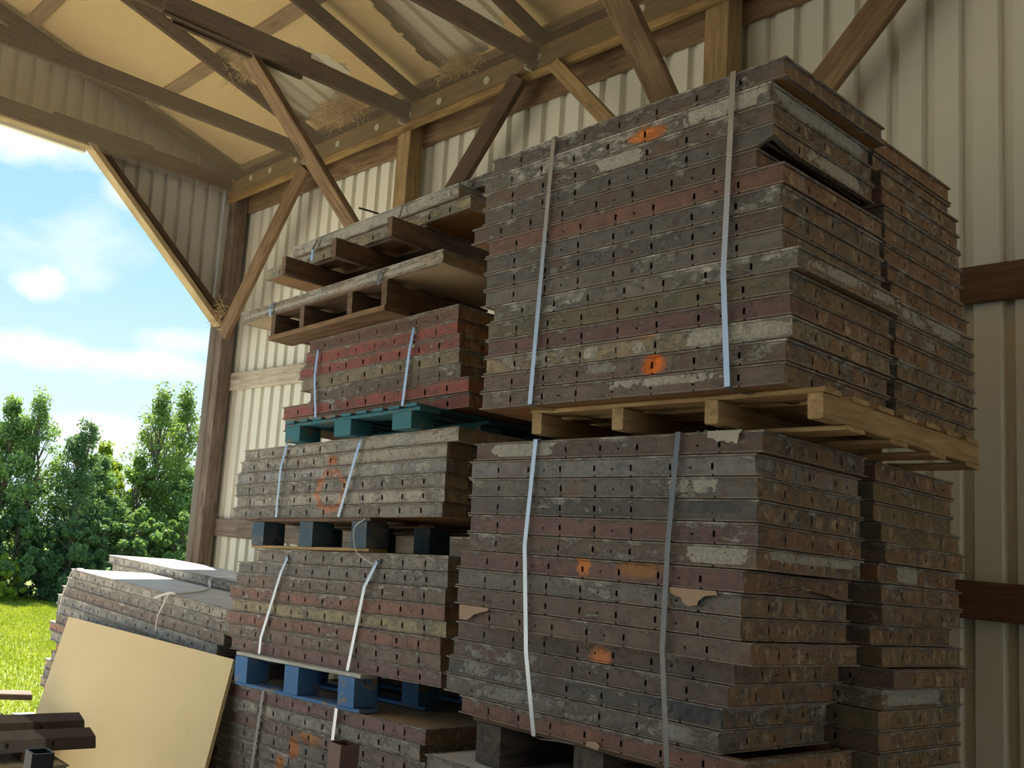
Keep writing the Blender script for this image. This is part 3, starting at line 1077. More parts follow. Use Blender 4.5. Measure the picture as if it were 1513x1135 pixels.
crust(FP['D', 14], -0.03, 0.36, 0.024, 0.058, CONC_LIGHT, 12.3, amp=0.006, cover=0.2)
crust(FP['D', 2], -0.06, 0.12, 0.006, 0.057, CONC_LIGHT, 15.3, amp=0.004, cover=0.4)
crust(FP['D', 1], 0.25, 0.50, 0.004, 0.057, CONC_LIGHT, 17.3, amp=0.004, cover=0.35)
crust(FP['D', 1], 0.03, 0.58, 0.012, 0.057, CONC_LIGHT, 21.0, y=WF / 2, axis='x', amp=0.006, cover=0.3)
crust(FP['D', 3], 0.18, 0.58, 0.006, 0.057, CONC_LIGHT, 23.0, y=WF / 2, axis='x', amp=0.004, cover=0.1)
crust(FP['D', 9], 0.02, 0.58, 0.02, 0.057, CONC_LIGHT, 25.0, y=WF / 2, axis='x', amp=0.004, cover=0.15)
crust(FP['Db', 9], 0.02, 0.50, 0.01, 0.057, CONC_LIGHT, 27.0, y=WF / 2, axis='x', amp=0.004, cover=0.1)

# lower stack C
Cz0, Cp = 1.218, 0.0618
C_XR = [-1.243, -1.262, -1.256, -1.257, -1.254, -1.257, -1.291, -1.297, -1.297, -1.269, -1.350, -1.367, -1.386, -1.392, -1.314]
C_Y = [2.475] * 10 + [2.545] * 5
C_TONE = [('dark brown', .4), ('blue-grey', .2), ('grey', .3), ('dark grey', .35), ('maroon', .2), ('brown', .35), ('maroon', .15), ('grey', .4), ('brown', .25), ('brown', .2), ('brown', .2), ('brown', .25), ('dark grey', .4), ('grey', .4), ('red-brown', .3)]
C_BACK = [-1.252, -1.255, -1.256, -1.236, -1.227, -1.245, -1.238, -1.24, -1.266, -1.243, -1.205, -1.241, -1.245, -1.247, -1.247]
C_BT = [('red-brown', .2), ('olive', .15), ('olive', .15), ('olive', .25), ('brown', .4), ('rust-orange', .5), ('brown', .35), ('brown', .25), ('dark brown', .25), ('olive', .1), ('brown', .25), ('khaki', .7), ('olive', .2), ('brown', .25), ('olive', .2)]
MARK_C = {6: [(-1.829, 2.475, 1.746, 0.03, 0.045, 0, (0.72, 0.26, 0.06)), (-1.64, 2.475, 1.75, 0.09, 0.04, 0, (0.34, 0.17, 0.06))], 10: [(-1.80, 2.545, 1.468, 0.045, 0.04, 0, (0.80, 0.30, 0.10))]}
NOTE_C = {0: 'with torn felt on its edge', 6: 'with a bent end rail', 7: 'with torn board on its edge', 5: 'with a crusted end rail', 12: 'caked in lumpy concrete', 14: 'resting on the timbers'}


def bent(x, y, z):
    if x > 0.40:
        k = math.sin(math.pi * min(1, max(0, (y - 0.09) / 0.47))) ** 1.3
        if z < 0.02:
            z += 0.021 * k
        else:
            z -= 0.004 * k
        x -= 0.020 * k * (1 - abs(z - 0.04) / 0.05) * (1 if x > 0.48 else 0)
    return (x, y, z)


for i in range(15):
    z = Cz0 + Cp * (14 - i)
    tone, cem = C_TONE[i]
    note = NOTE_C.get(i, '')
    mt = steel_mat('form_steel_sprayed_orange', MARK_C[i]) if i in MARK_C else None
    lab = ('%s form panel %s, %s, front of lower right stack' % (tone, note, ORD[i])).replace(' ,', ',')
    FP['C', i] = form(S, C_XR[i] - XP, C_Y[i], z, WF, DP + .015, Cp - 0.0030, 8, tone, cem, lab, 'front row of the lower right stack', mat=mt, deform=bent if i == 6 else None, key='bent' if i == 6 else None)
    tone, cem = C_BT[i]
    lab = '%s form panel, %s, back row of lower right stack' % (tone, ORD[i])
    FP['Cb', i] = form(S, C_BACK[i] - XP, 3.165 + RND.uniform(-.01, .015), z, WF, DP + .01, Cp - 0.0030, 8, tone, cem, lab, 'back row of the lower right stack')
crust(FP['C', 12], 0.22, 0.508, 0.002, 0.060, CONC_DARK, 31.0, amp=0.014, cover=0.35, lump=0.8)
crust(FP['C', 11], -0.50, -0.10, 0.004, 0.058, CONC_GREY, 33.0, amp=0.008, cover=0.0)
crust(FP['C', 12], -0.50, -0.05, 0.004, 0.060, CONC_GREY, 34.0, amp=0.011, cover=0.12)
crust(FP['C', 13], -0.49, 0.10, 0.004, 0.056, CONC_GREY, 35.0, amp=0.011, cover=0.08)
crust(FP['C', 13], 0.28, 0.50, 0.004, 0.056, CONC_GREY, 36.0, amp=0.008, cover=0.05)
crust(FP['C', 0], -0.44, -0.16, 0.008, 0.060, CONC_LIGHT, 37.0, amp=0.005, cover=0.25)
crust(FP['C', 2], 0.24, 0.40, 0.012, 0.060, CONC_LIGHT, 38.0, amp=0.005, cover=0.1)
crust(FP['C', 5], 0.30, 0.50, 0.006, 0.060, CONC_LIGHT, 39.0, amp=0.004, cover=0.1)
crust(FP['C', 5], 0.01, 0.60, 0.026, 0.060, CONC_LIGHT, 41.0, y=WF / 2, axis='x', amp=0.006, cover=0.4)
crust(FP['Cb', 5], 0.14, 0.30, 0.004, 0.060, CONC_LIGHT, 43.0, y=WF / 2, axis='x', amp=0.005, cover=0.6)
crust(FP['Cb', 11], 0.01, 0.44, 0.008, 0.060, CONC_LIGHT, 45.0, y=WF / 2, axis='x', amp=0.005, cover=0.3)
crust(FP['C', 3], 0.24, 0.48, 0.018, 0.056, CONC_DARK, 46.0, amp=0.006, cover=0.05)


def torn(root, pts, mat, name, y=-0.003, curl=0.02):
    m = MB()
    n = len(pts)
    for q in (0, 1):
        for (u, w) in pts:
            m.v.append((u, y - q * 0.0025 - curl * max(0, 0.045 - w), w))
    m.f.append(tuple(range(n - 1, -1, -1)))
    m.f.append(tuple(n + k for k in range(n)))
    for k in range(n):
        m.f.append((k, (k + 1) % n, n + (k + 1) % n, n + k))
    return link(name, m.mesh(name), mat, root)


torn(FP['C', 7], [(0.285, 0.060), (0.44, 0.060), (0.445, 0.05), (0.41, 0.044), (0.392, 0.03), (0.388, 0.018), (0.362, 0.012), (0.345, 0.022), (0.34, 0.034), (0.312, 0.042), (0.30, 0.05)], PAPER, 'torn_board')
torn(FP['C', 9], [(-0.508, 0.060), (-0.375, 0.060), (-0.38, 0.05), (-0.41, 0.042), (-0.44, 0.032), (-0.455, 0.02), (-0.47, 0.012), (-0.505, 0.010)], PAPER, 'torn_board')
torn(FP['C', 0], [(0.355, 0.0615), (0.455, 0.0615), (0.445, 0.05), (0.44, 0.022), (0.425, 0.03), (0.415, 0.026), (0.40, 0.034), (0.385, 0.03), (0.372, 0.04), (0.355, 0.044)], FELT, 'torn_felt')
torn(FP['C', 14], [(0.02, 0.012), (0.05, 0.016), (0.065, 0.008), (0.058, -0.006), (0.04, -0.004), (0.015, -0.002)], PAPER, 'torn_board')

# stack E below (only its top edge shows)
Ep = 0.0618
Ez = 1.064
for i in range(3):
    for r in (0, 1):
        lab = ('pale form panel under the dark timbers, bottom right of the picture' if r == 0 else 'grey form panel at the back under the dark timbers') if i == 0 else 'steel form panel hidden below the dark timbers'
        form(S, -1.30 - XP - 0.02 * i, 2.49 + r * 0.64, Ez - Ep * (i + 1), 1.13, 0.61, Ep - 0.0030, 8, 'pale grey' if r == 0 else 'grey', .5, lab, 'bottom right stack', up=True, ply=PLY_GREY)


# ---------------- pallets
def pallet(S, name_lab, z0, z1, x0, x1, y0, y1, runners, rw, mat, top=None, bottom=None, cat='pallet', blocks=False, top_along='x', top_th=0.017, bot_th=0.015, top_mat=None, bot_mat=None, ybot=None, ytop=0.05, bot_w=0.11):
    """runners: x positions of stringers (running along Y) or of block rows"""
    root = empty('wooden_pallet', S @ T(((x0 + x1) / 2, y0, z0)), name_lab, cat)
    I = root.matrix_basis.inverted()
    tb = z1 - (top_th if top else 0)
    if blocks and top_along == 'y':
        tb -= 0.016
    bb = z0 + (bot_th if bottom else 0)

    def put(nm, a, b, wy, wz, mt):
        SEED[0] += 1
        M, L = beam_frame(a, b)
        mb = MB()
        mb.rough_box(0, -wy / 2, -wz / 2, L, wy / 2, wz / 2, max(2, int(L / 0.12)), 0.0025, SEED[0], 0.003)
        return link(nm, mb.mesh(nm), mt, root, I @ S @ M)
    for xr in runners:
        if blocks:
            for k in range(3):
                ya = y0 + (y1 - y0 - 0.13) * k / 2
                put('block', (xr, ya, (tb + bb) / 2), (xr, ya + 0.13, (tb + bb) / 2), rw, tb - bb - 0.0005, mat)
        else:
            put('stringer', (xr, y0, (tb + bb) / 2), (xr, y1, (tb + bb) / 2), rw, tb - bb - 0.0005, mat)
    if blocks and top_along == 'y':
        for k in range(3):
            ya = y0 + 0.065 + (y1 - y0 - 0.13) * k / 2
            put('stringer_board', (x0, ya, tb + 0.008), (x1, ya, tb + 0.008), 0.12, 0.0155, mat)
    if top:
        for k in range(top):
            if top_along == 'x':
                ya = y0 + ytop + (y1 - y0 - ytop - 0.05) * k / (top - 1)
                put('deck_board', (x0, ya, z1 - top_th / 2), (x1, ya, z1 - top_th / 2), min(0.095, (y1 - y0) / top * 0.72), top_th - 0.001, top_mat or mat)
            else:
                xa = x0 + 0.045 + (x1 - x0 - 0.09) * k / (top - 1)
                put('deck_board', (xa, y0 - 0.005, z1 - top_th / 2), (xa, y1, z1 - top_th / 2), (x1 - x0) / top * 0.66, top_th - 0.001, top_mat or mat)
    if bottom:
        for k in range(bottom):
            yb = 0.06 if ybot is None else ybot
            ya = y0 + yb + (y1 - y0 - yb - 0.06) * k / max(1, bottom - 1)
            put('bottom_board', (x0, ya, z0 + bot_th / 2), (x1, ya, z0 + bot_th / 2), bot_w, bot_th - 0.001, bot_mat or mat)
    return root


pallet(S, 'light raw wood pallet between the upper and lower right stacks', 2.1455, Dz0 - 0.0005, -1.99 - XP, -1.075 - XP, 2.44, 3.46, [-1.965 - XP, -1.665 - XP, -1.37 - XP, -1.095 - XP], 0.038, P_RAW, top=7, bottom=4, top_th=0.015, bot_th=0.013, ybot=0.17)
pallet(S, 'dark timber pallet under the lower right stack, end grain showing', 1.066, Cz0 - 0.0008, -2.30 - XP, -1.34 - XP, 2.58, 3.70, [-2.225 - XP, -1.83 - XP, -1.42 - XP], 0.105, P_TIMBER, top=6, bottom=None, top_th=0.02, top_mat=P_DARK)

# ---------------- middle column: stacks B
SB = stack_frame(-2.62, 0.0, 0.05)
XB = -2.62
GB = 'grey forms in the middle stack'


def brow(key, z0, pitch, rows, y, base_lab, group, D=0.60, paint=None):
    for i, (xl, xr, tone, cem, note) in enumerate(rows):
        z = z0 + pitch * (len(rows) - 1 - i)
        L = round(xr - xl, 2)
        n = max(4, int(round(L / 0.1275)))
        mt = paint.get(i) if paint else None
        lab = ('%s form panel %s, %s in the %s' % (tone, note, ORD[i], base_lab)).replace(' ,', ',')
        FP[key, i] = form(SB, xr - XB, y + RND.uniform(-0.006, 0.006), z, L, D, pitch - 0.0030, n, tone, cem, lab, group, mat=mt)


GAIN[0] = 1.75
# B4 (above the blue pallet)
B4z, B4p = 1.2205, 0.0635
f4 = 2.76 / 2.463
rows = []
for i, ((xl, xr), (tone, cem)) in enumerate(zip(((-3.476, -2.298), (-3.633, -2.304), (-3.638, -2.304), (-3.680, -2.305), (-3.654, -2.299), (-3.682, -2.318), (-3.671, -2.318), (-3.652, -2.318)),
                                               (('grey', .45), ('grey', .4), ('brown', .4), ('red-brown', .3), ('khaki', .3), ('red-brown', .35), ('brown', .35), ('maroon', .35)))):
    rows.append((xl * f4, xr * f4, tone, cem, ''))
brow('B4', B4z, B4p, rows, 2.76, 'stack on the blue pallet', 'forms on the blue pallet')
pallet(SB, 'blue painted block pallet with a whitewashed front board', 1.0625, B4z - 0.0008, -3.955 - XB, -3.02 - XB, 2.72, 3.60, [-3.90 - XB, -3.495 - XB, -3.105 - XB], 0.105, P_BLUE, top=5, bottom=3, blocks=True, top_mat=P_WHITE, top_th=0.018, bot_th=0.016)
GAIN[0] = 1.95
# B3
B3z, B3p = 1.8775, 0.0602
f3 = 2.75 / 2.463
RING = [(-3.43, 2.75, 1.965, 0.115, 0.105, 1, (0.62, 0.22, 0.08)), (-3.44, 2.75, 2.105, 0.05, 0.03, 0, (0.50, 0.19, 0.09))]
ringm = steel_mat('form_steel_sprayed_ring', RING)
rows = []
for (xl, xr), (tone, cem, note) in zip(((-3.640, -2.270), (-3.673, -2.326), (-3.700, -2.329), (-3.698, -2.332), (-3.680, -2.327), (-3.703, -2.332)),
                                       (('pale grey', .5, ''), ('pale grey', .4, 'with an orange smear'), ('blue-grey', .5, ''), ('grey', .45, 'crossed by an orange ring'), ('pale grey', .45, ''), ('grey', .35, ''))):
    rows.append((xl * f3, xr * f3, tone, cem, note))
brow('B3', B3z, B3p, rows, 2.75, 'pale middle stack', GB, paint={i: ringm for i in range(6)})
crust(FP['B3', 1], 0.05, 0.74, 0.004, 0.056, CONC_LIGHT, 51.0, amp=0.004, cover=-0.12)
crust(FP['B3', 2], 0.05, 0.72, 0.004, 0.056, CONC_LIGHT, 52.0, amp=0.004, cover=-0.12)
crust(FP['B3', 0], 0.0, 0.74, 0.004, 0.056, CONC_LIGHT, 53.0, amp=0.004, cover=-0.12)
pallet(SB, 'slate blue block pallet under the pale middle stack', 1.7295, B3z - 0.0008, -3.91 - XB, -3.02 - XB, 2.73, 3.62, [-3.855 - XB, -3.465 - XB, -3.085 - XB], 0.10, P_SLATE, top=5, bottom=3, blocks=True, top_mat=P_DARK, bot_mat=P_RAW)
GAIN[0] = 1.2
# B2 red stack
B2z, B2p = 2.341, 0.0652
f2 = 2.87 / 2.463
rows = []
for (xl, xr), (tone, cem, note) in zip(((-3.190, -2.29), (-3.212, -2.294), (-3.253, -2.283), (-3.226, -2.279), (-3.165, -2.270), (-3.354, -2.228), (-3.346, -2.229)),
                                       (('red-brown', .15, ''), ('red', .15, ''), ('red', .2, ''), ('khaki', .35, ''), ('brown', .3, ''), ('red', .15, ''), ('red', .1, ''))):
    rows.append((xl * f2, xr * f2, tone, cem, note))
brow('B2', B2z, B2p, rows, 2.87, 'red stack', 'forms in the red stack')
pallet(SB, 'teal block pallet with slatted deck under the red stack', 2.2385, B2z - 0.0008, -3.63 - XB, -2.70 - XB, 2.69, 3.65, [-3.565 - XB, -3.19 - XB, -2.80 - XB], 0.115, P_TEAL, top=9, bottom=None, blocks=True, top_along='y', top_th=0.013)
GAIN[0] = 1.65
# B1b: pallet and two panels, B1a: pallet and two panels
zb = B2z + 7 * B2p
pallet(SB, 'brown wooden pallet with a wide bottom plank, above the red stack', zb + 0.0006, 2.947, -3.885 - XB, -2.99 - XB, 2.74, 3.60, [-3.865 - XB, -3.615 - XB, -3.25 - XB, -3.01 - XB], 0.035, P_DARK, top=5, bottom=3, top_th=0.012, bot_th=0.026, bot_mat=W_BRACE, bot_w=0.16, ybot=0.07)
FP['B1', 0] = form(SB, -2.66 - XB, 2.75, 2.948, 1.53, 0.60, 0.0595, 12, 'tan', .5, 'pinkish tan form panel with a white concrete stripe along its edge', 'forms at the top of the left stack', ply=PLY_TAN)
crust(FP['B1', 0], -0.75, 0.76, 0.016, 0.040, CONC_LIGHT, 61.0, amp=0.007, cover=0.55)
FP['B1', 1] = form(SB, -2.80 - XB, 2.90, 3.0082, 1.30, 0.60, 0.059, 10, 'dark grey', .5, 'dark grey form panel set back on top of the white-striped panel', 'forms at the top of the left stack')
b = beam('dunnage_timber', tuple(SB @ Vector((-3.95 - XB, 3.36, 3.1015))), tuple(SB @ Vector((-2.8 - XB, 3.36, 3.1015))), 0.10, 0.066, P_DARK)
tag(b, 'dark timber wedged under the uppermost left pallet', 'timber')
pallet(SB, 'dark wooden pallet under the topmost left panels, stringer ends showing', 3.1355, 3.263, -3.84 - XB, -2.985 - XB, 2.75, 3.66, [-3.815 - XB, -3.408 - XB, -3.006 - XB], 0.033, P_DARK, top=4, bottom=3, top_th=0.016, bot_th=0.014, ybot=0.34, ytop=0.26, bot_mat=P_DARK)
FP['B1', 2] = form(SB, -2.70 - XB, 2.95, 3.2638, 1.58, 0.60, 0.0595, 12, 'khaki', .55, 'pale khaki form panel lying directly on the topmost left pallet', 'forms at the top of the left stack')
FP['B1', 3] = form(SB, -2.757 - XB, 2.93, 3.3245, 1.25, 0.60, 0.066, 10, 'pale grey', .8, 'pale grey form panel, second from the top of the left stack', 'forms at the top of the left stack')
FP['B1', 4] = form(SB, -2.63 - XB, 3.03, 3.3915, 1.36, 0.60, 0.054, 10, 'dark grey', .6, 'dark speckled form panel lying topmost on the left stack', 'forms at the top of the left stack')
crust(FP['B1', 3], -0.60, 0.62, 0.006, 0.062, CONC_LIGHT, 63.0, amp=0.004, cover=0.1)
# B5 below the blue pallet
B5p = 0.062
paint5 = steel_mat('form_steel_orange_stain', [(-3.42, 2.75, 0.86, 0.10, 0.03, 0, (0.50, 0.25, 0.10)), (-3.53, 2.75, 0.80, 0.05, 0.06, 0, (0.55, 0.20, 0.07)), (-3.62, 2.75, 0.71, 0.04, 0.05, 0, (0.62, 0.26, 0.09))])
B5z = 1.0618 - 8 * B5p
rows = [(-4.13 + dx, -2.655 + dx * 0.4 - sh, t, c, '') for dx, sh, t, c in ((0, 0, 'maroon', .25), (-.02, .02, 'pale grey', .4), (.01, .0, 'brown', .35), (0, .01, 'grey', .35), (-.01, 0, 'grey', .45), (0.01, .01, 'grey', .3), (0, .0, 'brown', .3), (0, 0, 'grey', .3))]
for i, (xl, xr, tone, cem, _) in enumerate(rows):
    lab = '%s form panel, %s below the blue pallet' % (tone, ORD[i])
    FP['B5', i] = form(SB, xr - XB, 2.75, B5z + B5p * (7 - i), round(xr - xl, 2), 0.66, B5p - 0.0030, 12, tone, cem, lab, 'forms below the blue pallet', up=True, ply=PLY_TAN, mat=paint5 if i in (1, 2, 3, 4, 5) else None)

for (zz, hh, xl, xr, yb, nm) in ((B2z, B2p, -3.7, -2.66, 3.48, 'red stack'), (B3z, B3p, -4.10, -2.62, 3.37, 'pale middle stack'), (B3z + 5 * B3p, B3p, -4.05, -2.58, 3.37, 'pale middle stack top'), (B4z, B4p, -4.08, -2.62, 3.38, 'stack above the blue pallet'), (B4z + 7 * B4p, B4p, -4.0, -2.60, 3.38, 'stack below the slate pallet'), (B5z + 7 * B5p, B5p, -4.12, -2.68, 3.42, 'forms below the blue pallet')):  # rear panels added beside the pallets to stop light leaking through
    form(SB, xr - XB, yb, zz, round(xr - xl, 2), 0.60, hh - 0.0030, 12, 'dark brown', .2, 'dark form panel added at the back to block light, %s' % nm, 'rear forms of the middle stacks')
# crumbs of concrete on the lower right stack
m = MB()
rr = random.Random(4)
for _ in range(46):
    x, y = rr.uniform(-1.80, -1.36), rr.uniform(2.49, 2.56)
    r = rr.uniform(0.003, 0.009)
    c = S @ Vector((x - XP, y, Cz0 + 15 * Cp - 0.0015 + r * 0.6))
    pts = []
    for (a, b, q) in ((1, 0, 0), (-1, 0, 0), (0, 1, 0), (0, -1, 0), (0, 0, 1), (0, 0, -1)):
        k = r * rr.uniform(0.7, 1.3)
        pts.append((c.x + a * k, c.y + b * k, c.z + q * k * 0.8))
    for (a, b, q) in ((0, 2, 4), (2, 1, 4), (1, 3, 4), (3, 0, 4), (2, 0, 5), (1, 2, 5), (3, 1, 5), (0, 3, 5)):
        m.tri(pts[a], pts[b], pts[q])
o = link('concrete_crumbs', m.mesh('concrete_crumbs'), CONC_LIGHT)
tag(o, 'crumbs of dried concrete along the top of the lower right stack', 'crumbs', None, 'stuff')

GAIN[0] = 2.1
# ---------------- left stack A
SA = stack_frame(-4.20, 0.0, -0.018)
XA = -4.20
Ap = 0.0655
A_XL = [-6.307, -6.381, -6.440, -6.491, -6.493, -6.491, -6.568, -6.548, -6.433, -6.486, -6.569, -6.564, -6.602]
Az = 1.3335 - 13 * Ap
A_T = ['pale grey', 'grey', 'brown', 'blue-grey', 'blue-grey', 'brown', 'red-brown', 'pale grey', 'rust-orange', 'pale grey', 'tan', 'grey', 'tan']
for i in range(13):
    xl = A_XL[i]
    z = Az + Ap * (12 - i)
    L = {0: 2.10, 1: 2.16}.get(i, 2.14)
    lab = '%s form panel, %s, front of the long stack by the opening' % (A_T[i], ORD[i])
    FP['A', i] = form(SA, xl + L - XA, 2.81 + RND.uniform(-.006, .006), z, L, 0.61, Ap - 0.0030, 16, A_T[i], .55 if i < 6 else .4, lab, 'front row of the long stack by the opening', up=True, ply=PLY_GREY)
for i in range(14):
    z = Az + Ap * (13 - i)
    lab = 'grey form panel with a pale top, uppermost at the back of the long stack' if i == 0 else 'grey steel form panel in the hidden back row of the long stack'
    if i == 1:
        lab = 'grey form panel just under the uppermost back panel of the long stack'
    FP['Ab', i] = form(SA, -7.09 + 2.12 - XA + (0 if i == 0 else 0.05 + RND.uniform(-.03, .03)), 3.46, z, 2.12, 0.61, Ap - 0.0030, 16, 'pale grey' if i < 2 else 'grey', .6, lab, 'back row of the long stack by the opening', up=True, ply=PLY_GREY)


def crib(S, x0, x1, y0, y1, z, lab):
    """two level cribbing walls of stacked timber from the floor up to a pallet"""
    root = empty('timber_crib', T((S.translation.x + (x0 + x1) / 2, (y0 + y1) / 2, FLOOR)), lab, 'timber crib')
    I = root.matrix_basis.inverted()
    for k, yy in enumerate((y0 + 0.12, y1 - 0.12)):
        a = S @ Vector((x0 + 0.05, yy, z))
        b = S @ Vector((x1 - 0.05, yy, z))
        m = MB()
        m.v = [(a.x, yy - .06, FLOOR), (b.x, yy - .06, FLOOR), (b.x, yy + .06, FLOOR), (a.x, yy + .06, FLOOR), (a.x, yy - .06, a.z - .0008), (b.x, yy - .06, b.z - .0008), (b.x, yy + .06, b.z - .0008), (a.x, yy + .06, a.z - .0008)]
        m.f = [(0, 3, 2, 1), (4, 5, 6, 7), (0, 1, 5, 4), (1, 2, 6, 5), (2, 3, 7, 6), (3, 0, 4, 7)]
        link('bearer', m.mesh('bearer'), P_DARK, root, I)


crib(SA, -6.5 - XA, -4.5 - XA, 2.86, 4.06, Az, 'dark timber bearers under the long stack, hidden by the tan sheet')
crib(SB, -4.1 - XB, -2.7 - XB, 2.80, 3.38, B5z, 'dark timber bearers under the middle stacks')
crib(S, -2.3 - XP, -1.4 - XP, 2.55, 3.70, Ez - 3 * Ep, 'dark timber bearers under the right stacks')

# ---------------- straps
UP = 0.02


def strap(S, x0, x1, y, yt, zt, zb, ydeep, mat, label, group, w=0.0155, mid=None, X0=0, back=0.30):
    """over the top edge, down the front, then in under the load; x0 at the top, x1 at the bottom"""
    pts = [(x0 - X0 + 0.005, yt + back, zt + 0.0016), (x0 - X0, yt + 0.02, zt + 0.0016), (x0 - X0, y + 0.002, zt + 0.001)]
    if mid:
        for (mx, mz) in mid:
            pts.append((mx - X0, y - 0.002, mz))
    pts += [(x1 - X0, y, zb + 0.004), (x1 - X0 + 0.004, y + 0.02, zb - 0.004), (x1 - X0 + 0.10, y + ydeep, zb - 0.016)]
    P = [S @ Vector(p) for p in pts]
    return ribbon('steel_strap', P, w, (1, 0, 0), mat, label, group)


ztD = Dz0 + 15 * Dp
strap(S, -1.888, -1.935, 2.364, 2.37, ztD, Dz0 - 0.002, 0.26, STRAP, 'left of two steel straps down the front of the upper right stack', 'steel straps', X0=XP, mid=[(-1.903, 2.812)])
strap(S, -1.279, -1.283, 2.362, 2.37, ztD, Dz0 - 0.002, 0.36, STRAP, 'right of two steel straps down the front of the upper right stack', 'steel straps', X0=XP, mid=[(-1.297, 2.551)])
ztC = Cz0 + 15 * Cp
strap(S, -1.990, -1.945, 2.466, 2.475, ztC, Cz0 - 0.002, 0.20, STRAP, 'left of two steel straps down the front of the lower right stack', 'steel straps', X0=XP, mid=[(-2.012, 1.801), (-1.987, 1.466)], back=0.0)
strap(S, -1.485, -1.494, 2.466, 2.475, ztC, Cz0 - 0.002, 0.20, STRAP_D, 'dark right strap down the front of the lower right stack', 'steel straps', X0=XP, mid=[(-1.506, 1.833), (-1.516, 1.537)], back=0.0)
f = 2.85 / 2.66
strap(SB, -3.62, -3.60, 2.855, 2.87, B2z + 6 * B2p, B2z, 0.05, STRAP, 'left thin strap down the red stack', 'steel straps', w=0.016, X0=XB, mid=[(-3.63, 2.60)], back=0.1)
strap(SB, -2.93, -2.985, 2.855, 2.87, B2z + 6 * B2p, B2z, 0.05, STRAP, 'right strap curving down the red stack', 'steel straps', w=0.016, X0=XB, mid=[(-2.95, 2.62)], back=0.1)
strap(SB, -3.67, -3.72, 2.737, 2.75, B3z + 6 * B3p, B3z, 0.05, STRAP, 'left strap down the pale middle stack', 'steel straps', w=0.017, X0=XB, mid=[(-3.705, 2.12)], back=0.0)
strap(SB, -3.11, -3.24, 2.737, 2.75, B3z + 6 * B3p, B3z, 0.05, STRAP, 'right slanting strap down the pale middle stack', 'steel straps', w=0.017, X0=XB, mid=[(-3.14, 2.15)], back=0.0)
strap(SB, -3.62, -3.80, 2.748, 2.76, B4z + 7.4 * B4p, B4z - 0.02, 0.03, STRAP, 'left slanting strap on the stack above the blue pallet', 'steel straps', w=0.018, X0=XB, mid=[(-3.66, 1.62), (-3.79, 1.30)], back=0.0)
strap(SB, -2.98, -3.14, 2.748, 2.76, B4z + 7.4 * B4p, B4z - 0.02, 0.03, STRAP, 'right slanting strap on the stack above the blue pallet', 'steel straps', w=0.018, X0=XB, mid=[(-3.05, 1.58)], back=0.0)
strap(SB, -3.734, -3.80, 2.740, 2.75, B5z + 8 * B5p, B5z + 0.02, 0.0, STRAP_D, 'left dark strap on the forms below the blue pallet', 'steel straps', w=0.02, X0=XB, back=0.05)
strap(SB, -3.187, -3.235, 2.740, 2.75, B5z + 8 * B5p, B5z + 0.02, 0.0, STRAP, 'right strap on the forms below the blue pallet', 'steel straps', w=0.02, X0=XB, back=0.05)
# cut strap ends on the topmost left stack
P = [SB @ Vector(q) for q in ((-3.10 - XB, 2.915, 3.38), (-3.115 - XB, 2.90, 3.30), (-3.10 - XB, 2.92, 3.25), (-2.95 - XB, 3.05, 3.235))]
ribbon('steel_strap', P, 0.018, (1, 0, 0), STRAP, 'short bent strap end on the topmost left panels', 'steel straps')
P = [SB @ Vector(q) for q in ((-3.77 - XB, 2.925, 3.375), (-3.79 - XB, 2.91, 3.32), (-3.80 - XB, 2.915, 3.262))]
ribbon('steel_strap', P, 0.018, (1, 0, 0), STRAP, 'short bright strap at the left end of the topmost panels', 'steel straps')
P = [SB @ Vector(q) for q in ((-3.88 - XB, 2.748, 3.012), (-3.90 - XB, 2.738, 2.975), (-3.90 - XB, 2.742, 2.935))]
ribbon('steel_strap', P, 0.018, (1, 0, 0), STRAP, 'short strap over the white-striped panel at its left end', 'steel straps')
P = [SB @ Vector(q) for q in ((-2.98 - XB, 2.80, 3.012), (-3.03 - XB, 2.742, 3.0), (-3.05 - XB, 2.738, 2.97), (-3.055 - XB, 2.744, 2.93))]
ribbon('steel_strap', P, 0.018, (1, 0, 0), STRAP_D, 'rusty strap end over the white-striped panel at its right', 'steel straps')
P = [SB @ Vector(q) for q in ((-3.40 - XB, 3.03, 3.447), (-3.42 - XB, 2.98, 3.455), (-3.45 - XB, 2.93, 3.466))]
ribbon('steel_strap', P, 0.02, (1, 0, 0), STRAP_D, 'black strap end poking out from the topmost left panel', 'steel straps')
# cords on the long stack
c1 = tube_obj('white_cord', smooth_path([(-5.02, 2.79, 1.305), (-4.853, 2.785, 1.35), (-4.80, 2.83, 1.353), (-5.10, 3.2, 1.362), (-5.456, 3.435, 1.40), (-5.35, 3.5, 1.427), (-4.95, 3.7, 1.421)]), 0.007, ROPE)
tag(c1, 'white strap looped over the top of the long stack', 'cord', 'white cords on the long stack')
c2 = tube_obj('white_cord', smooth_path([(-4.85, 2.785, 1.352), (-4.88, 2.782, 1.30), (-4.95, 2.785, 1.21), (-4.96, 2.787, 1.12)]), 0.006, ROPE)
tag(c2, 'white cord hanging down the front of the long stack, right', 'cord', 'white cords on the long stack')
c3 = tube_obj('white_cord', smooth_path([(-6.20, 2.86, 1.375), (-6.21, 2.787, 1.36), (-6.26, 2.783, 1.268), (-6.317, 2.783, 1.179), (-6.349, 2.784, 1.05)]), 0.005, ROPE)
tag(c3, 'thin cord down the front of the long stack, left', 'cord', 'white cords on the long stack')
c4 = tube_obj('wire_loop', smooth_path([(-3.13, 2.72, 1.845), (-3.19, 2.715, 1.80), (-3.16, 2.715, 1.70), (-3.06, 2.74, 1.655)]), 0.002, ROPE)
tag(c4, 'thin wire loop hanging from the slate pallet', 'wire')

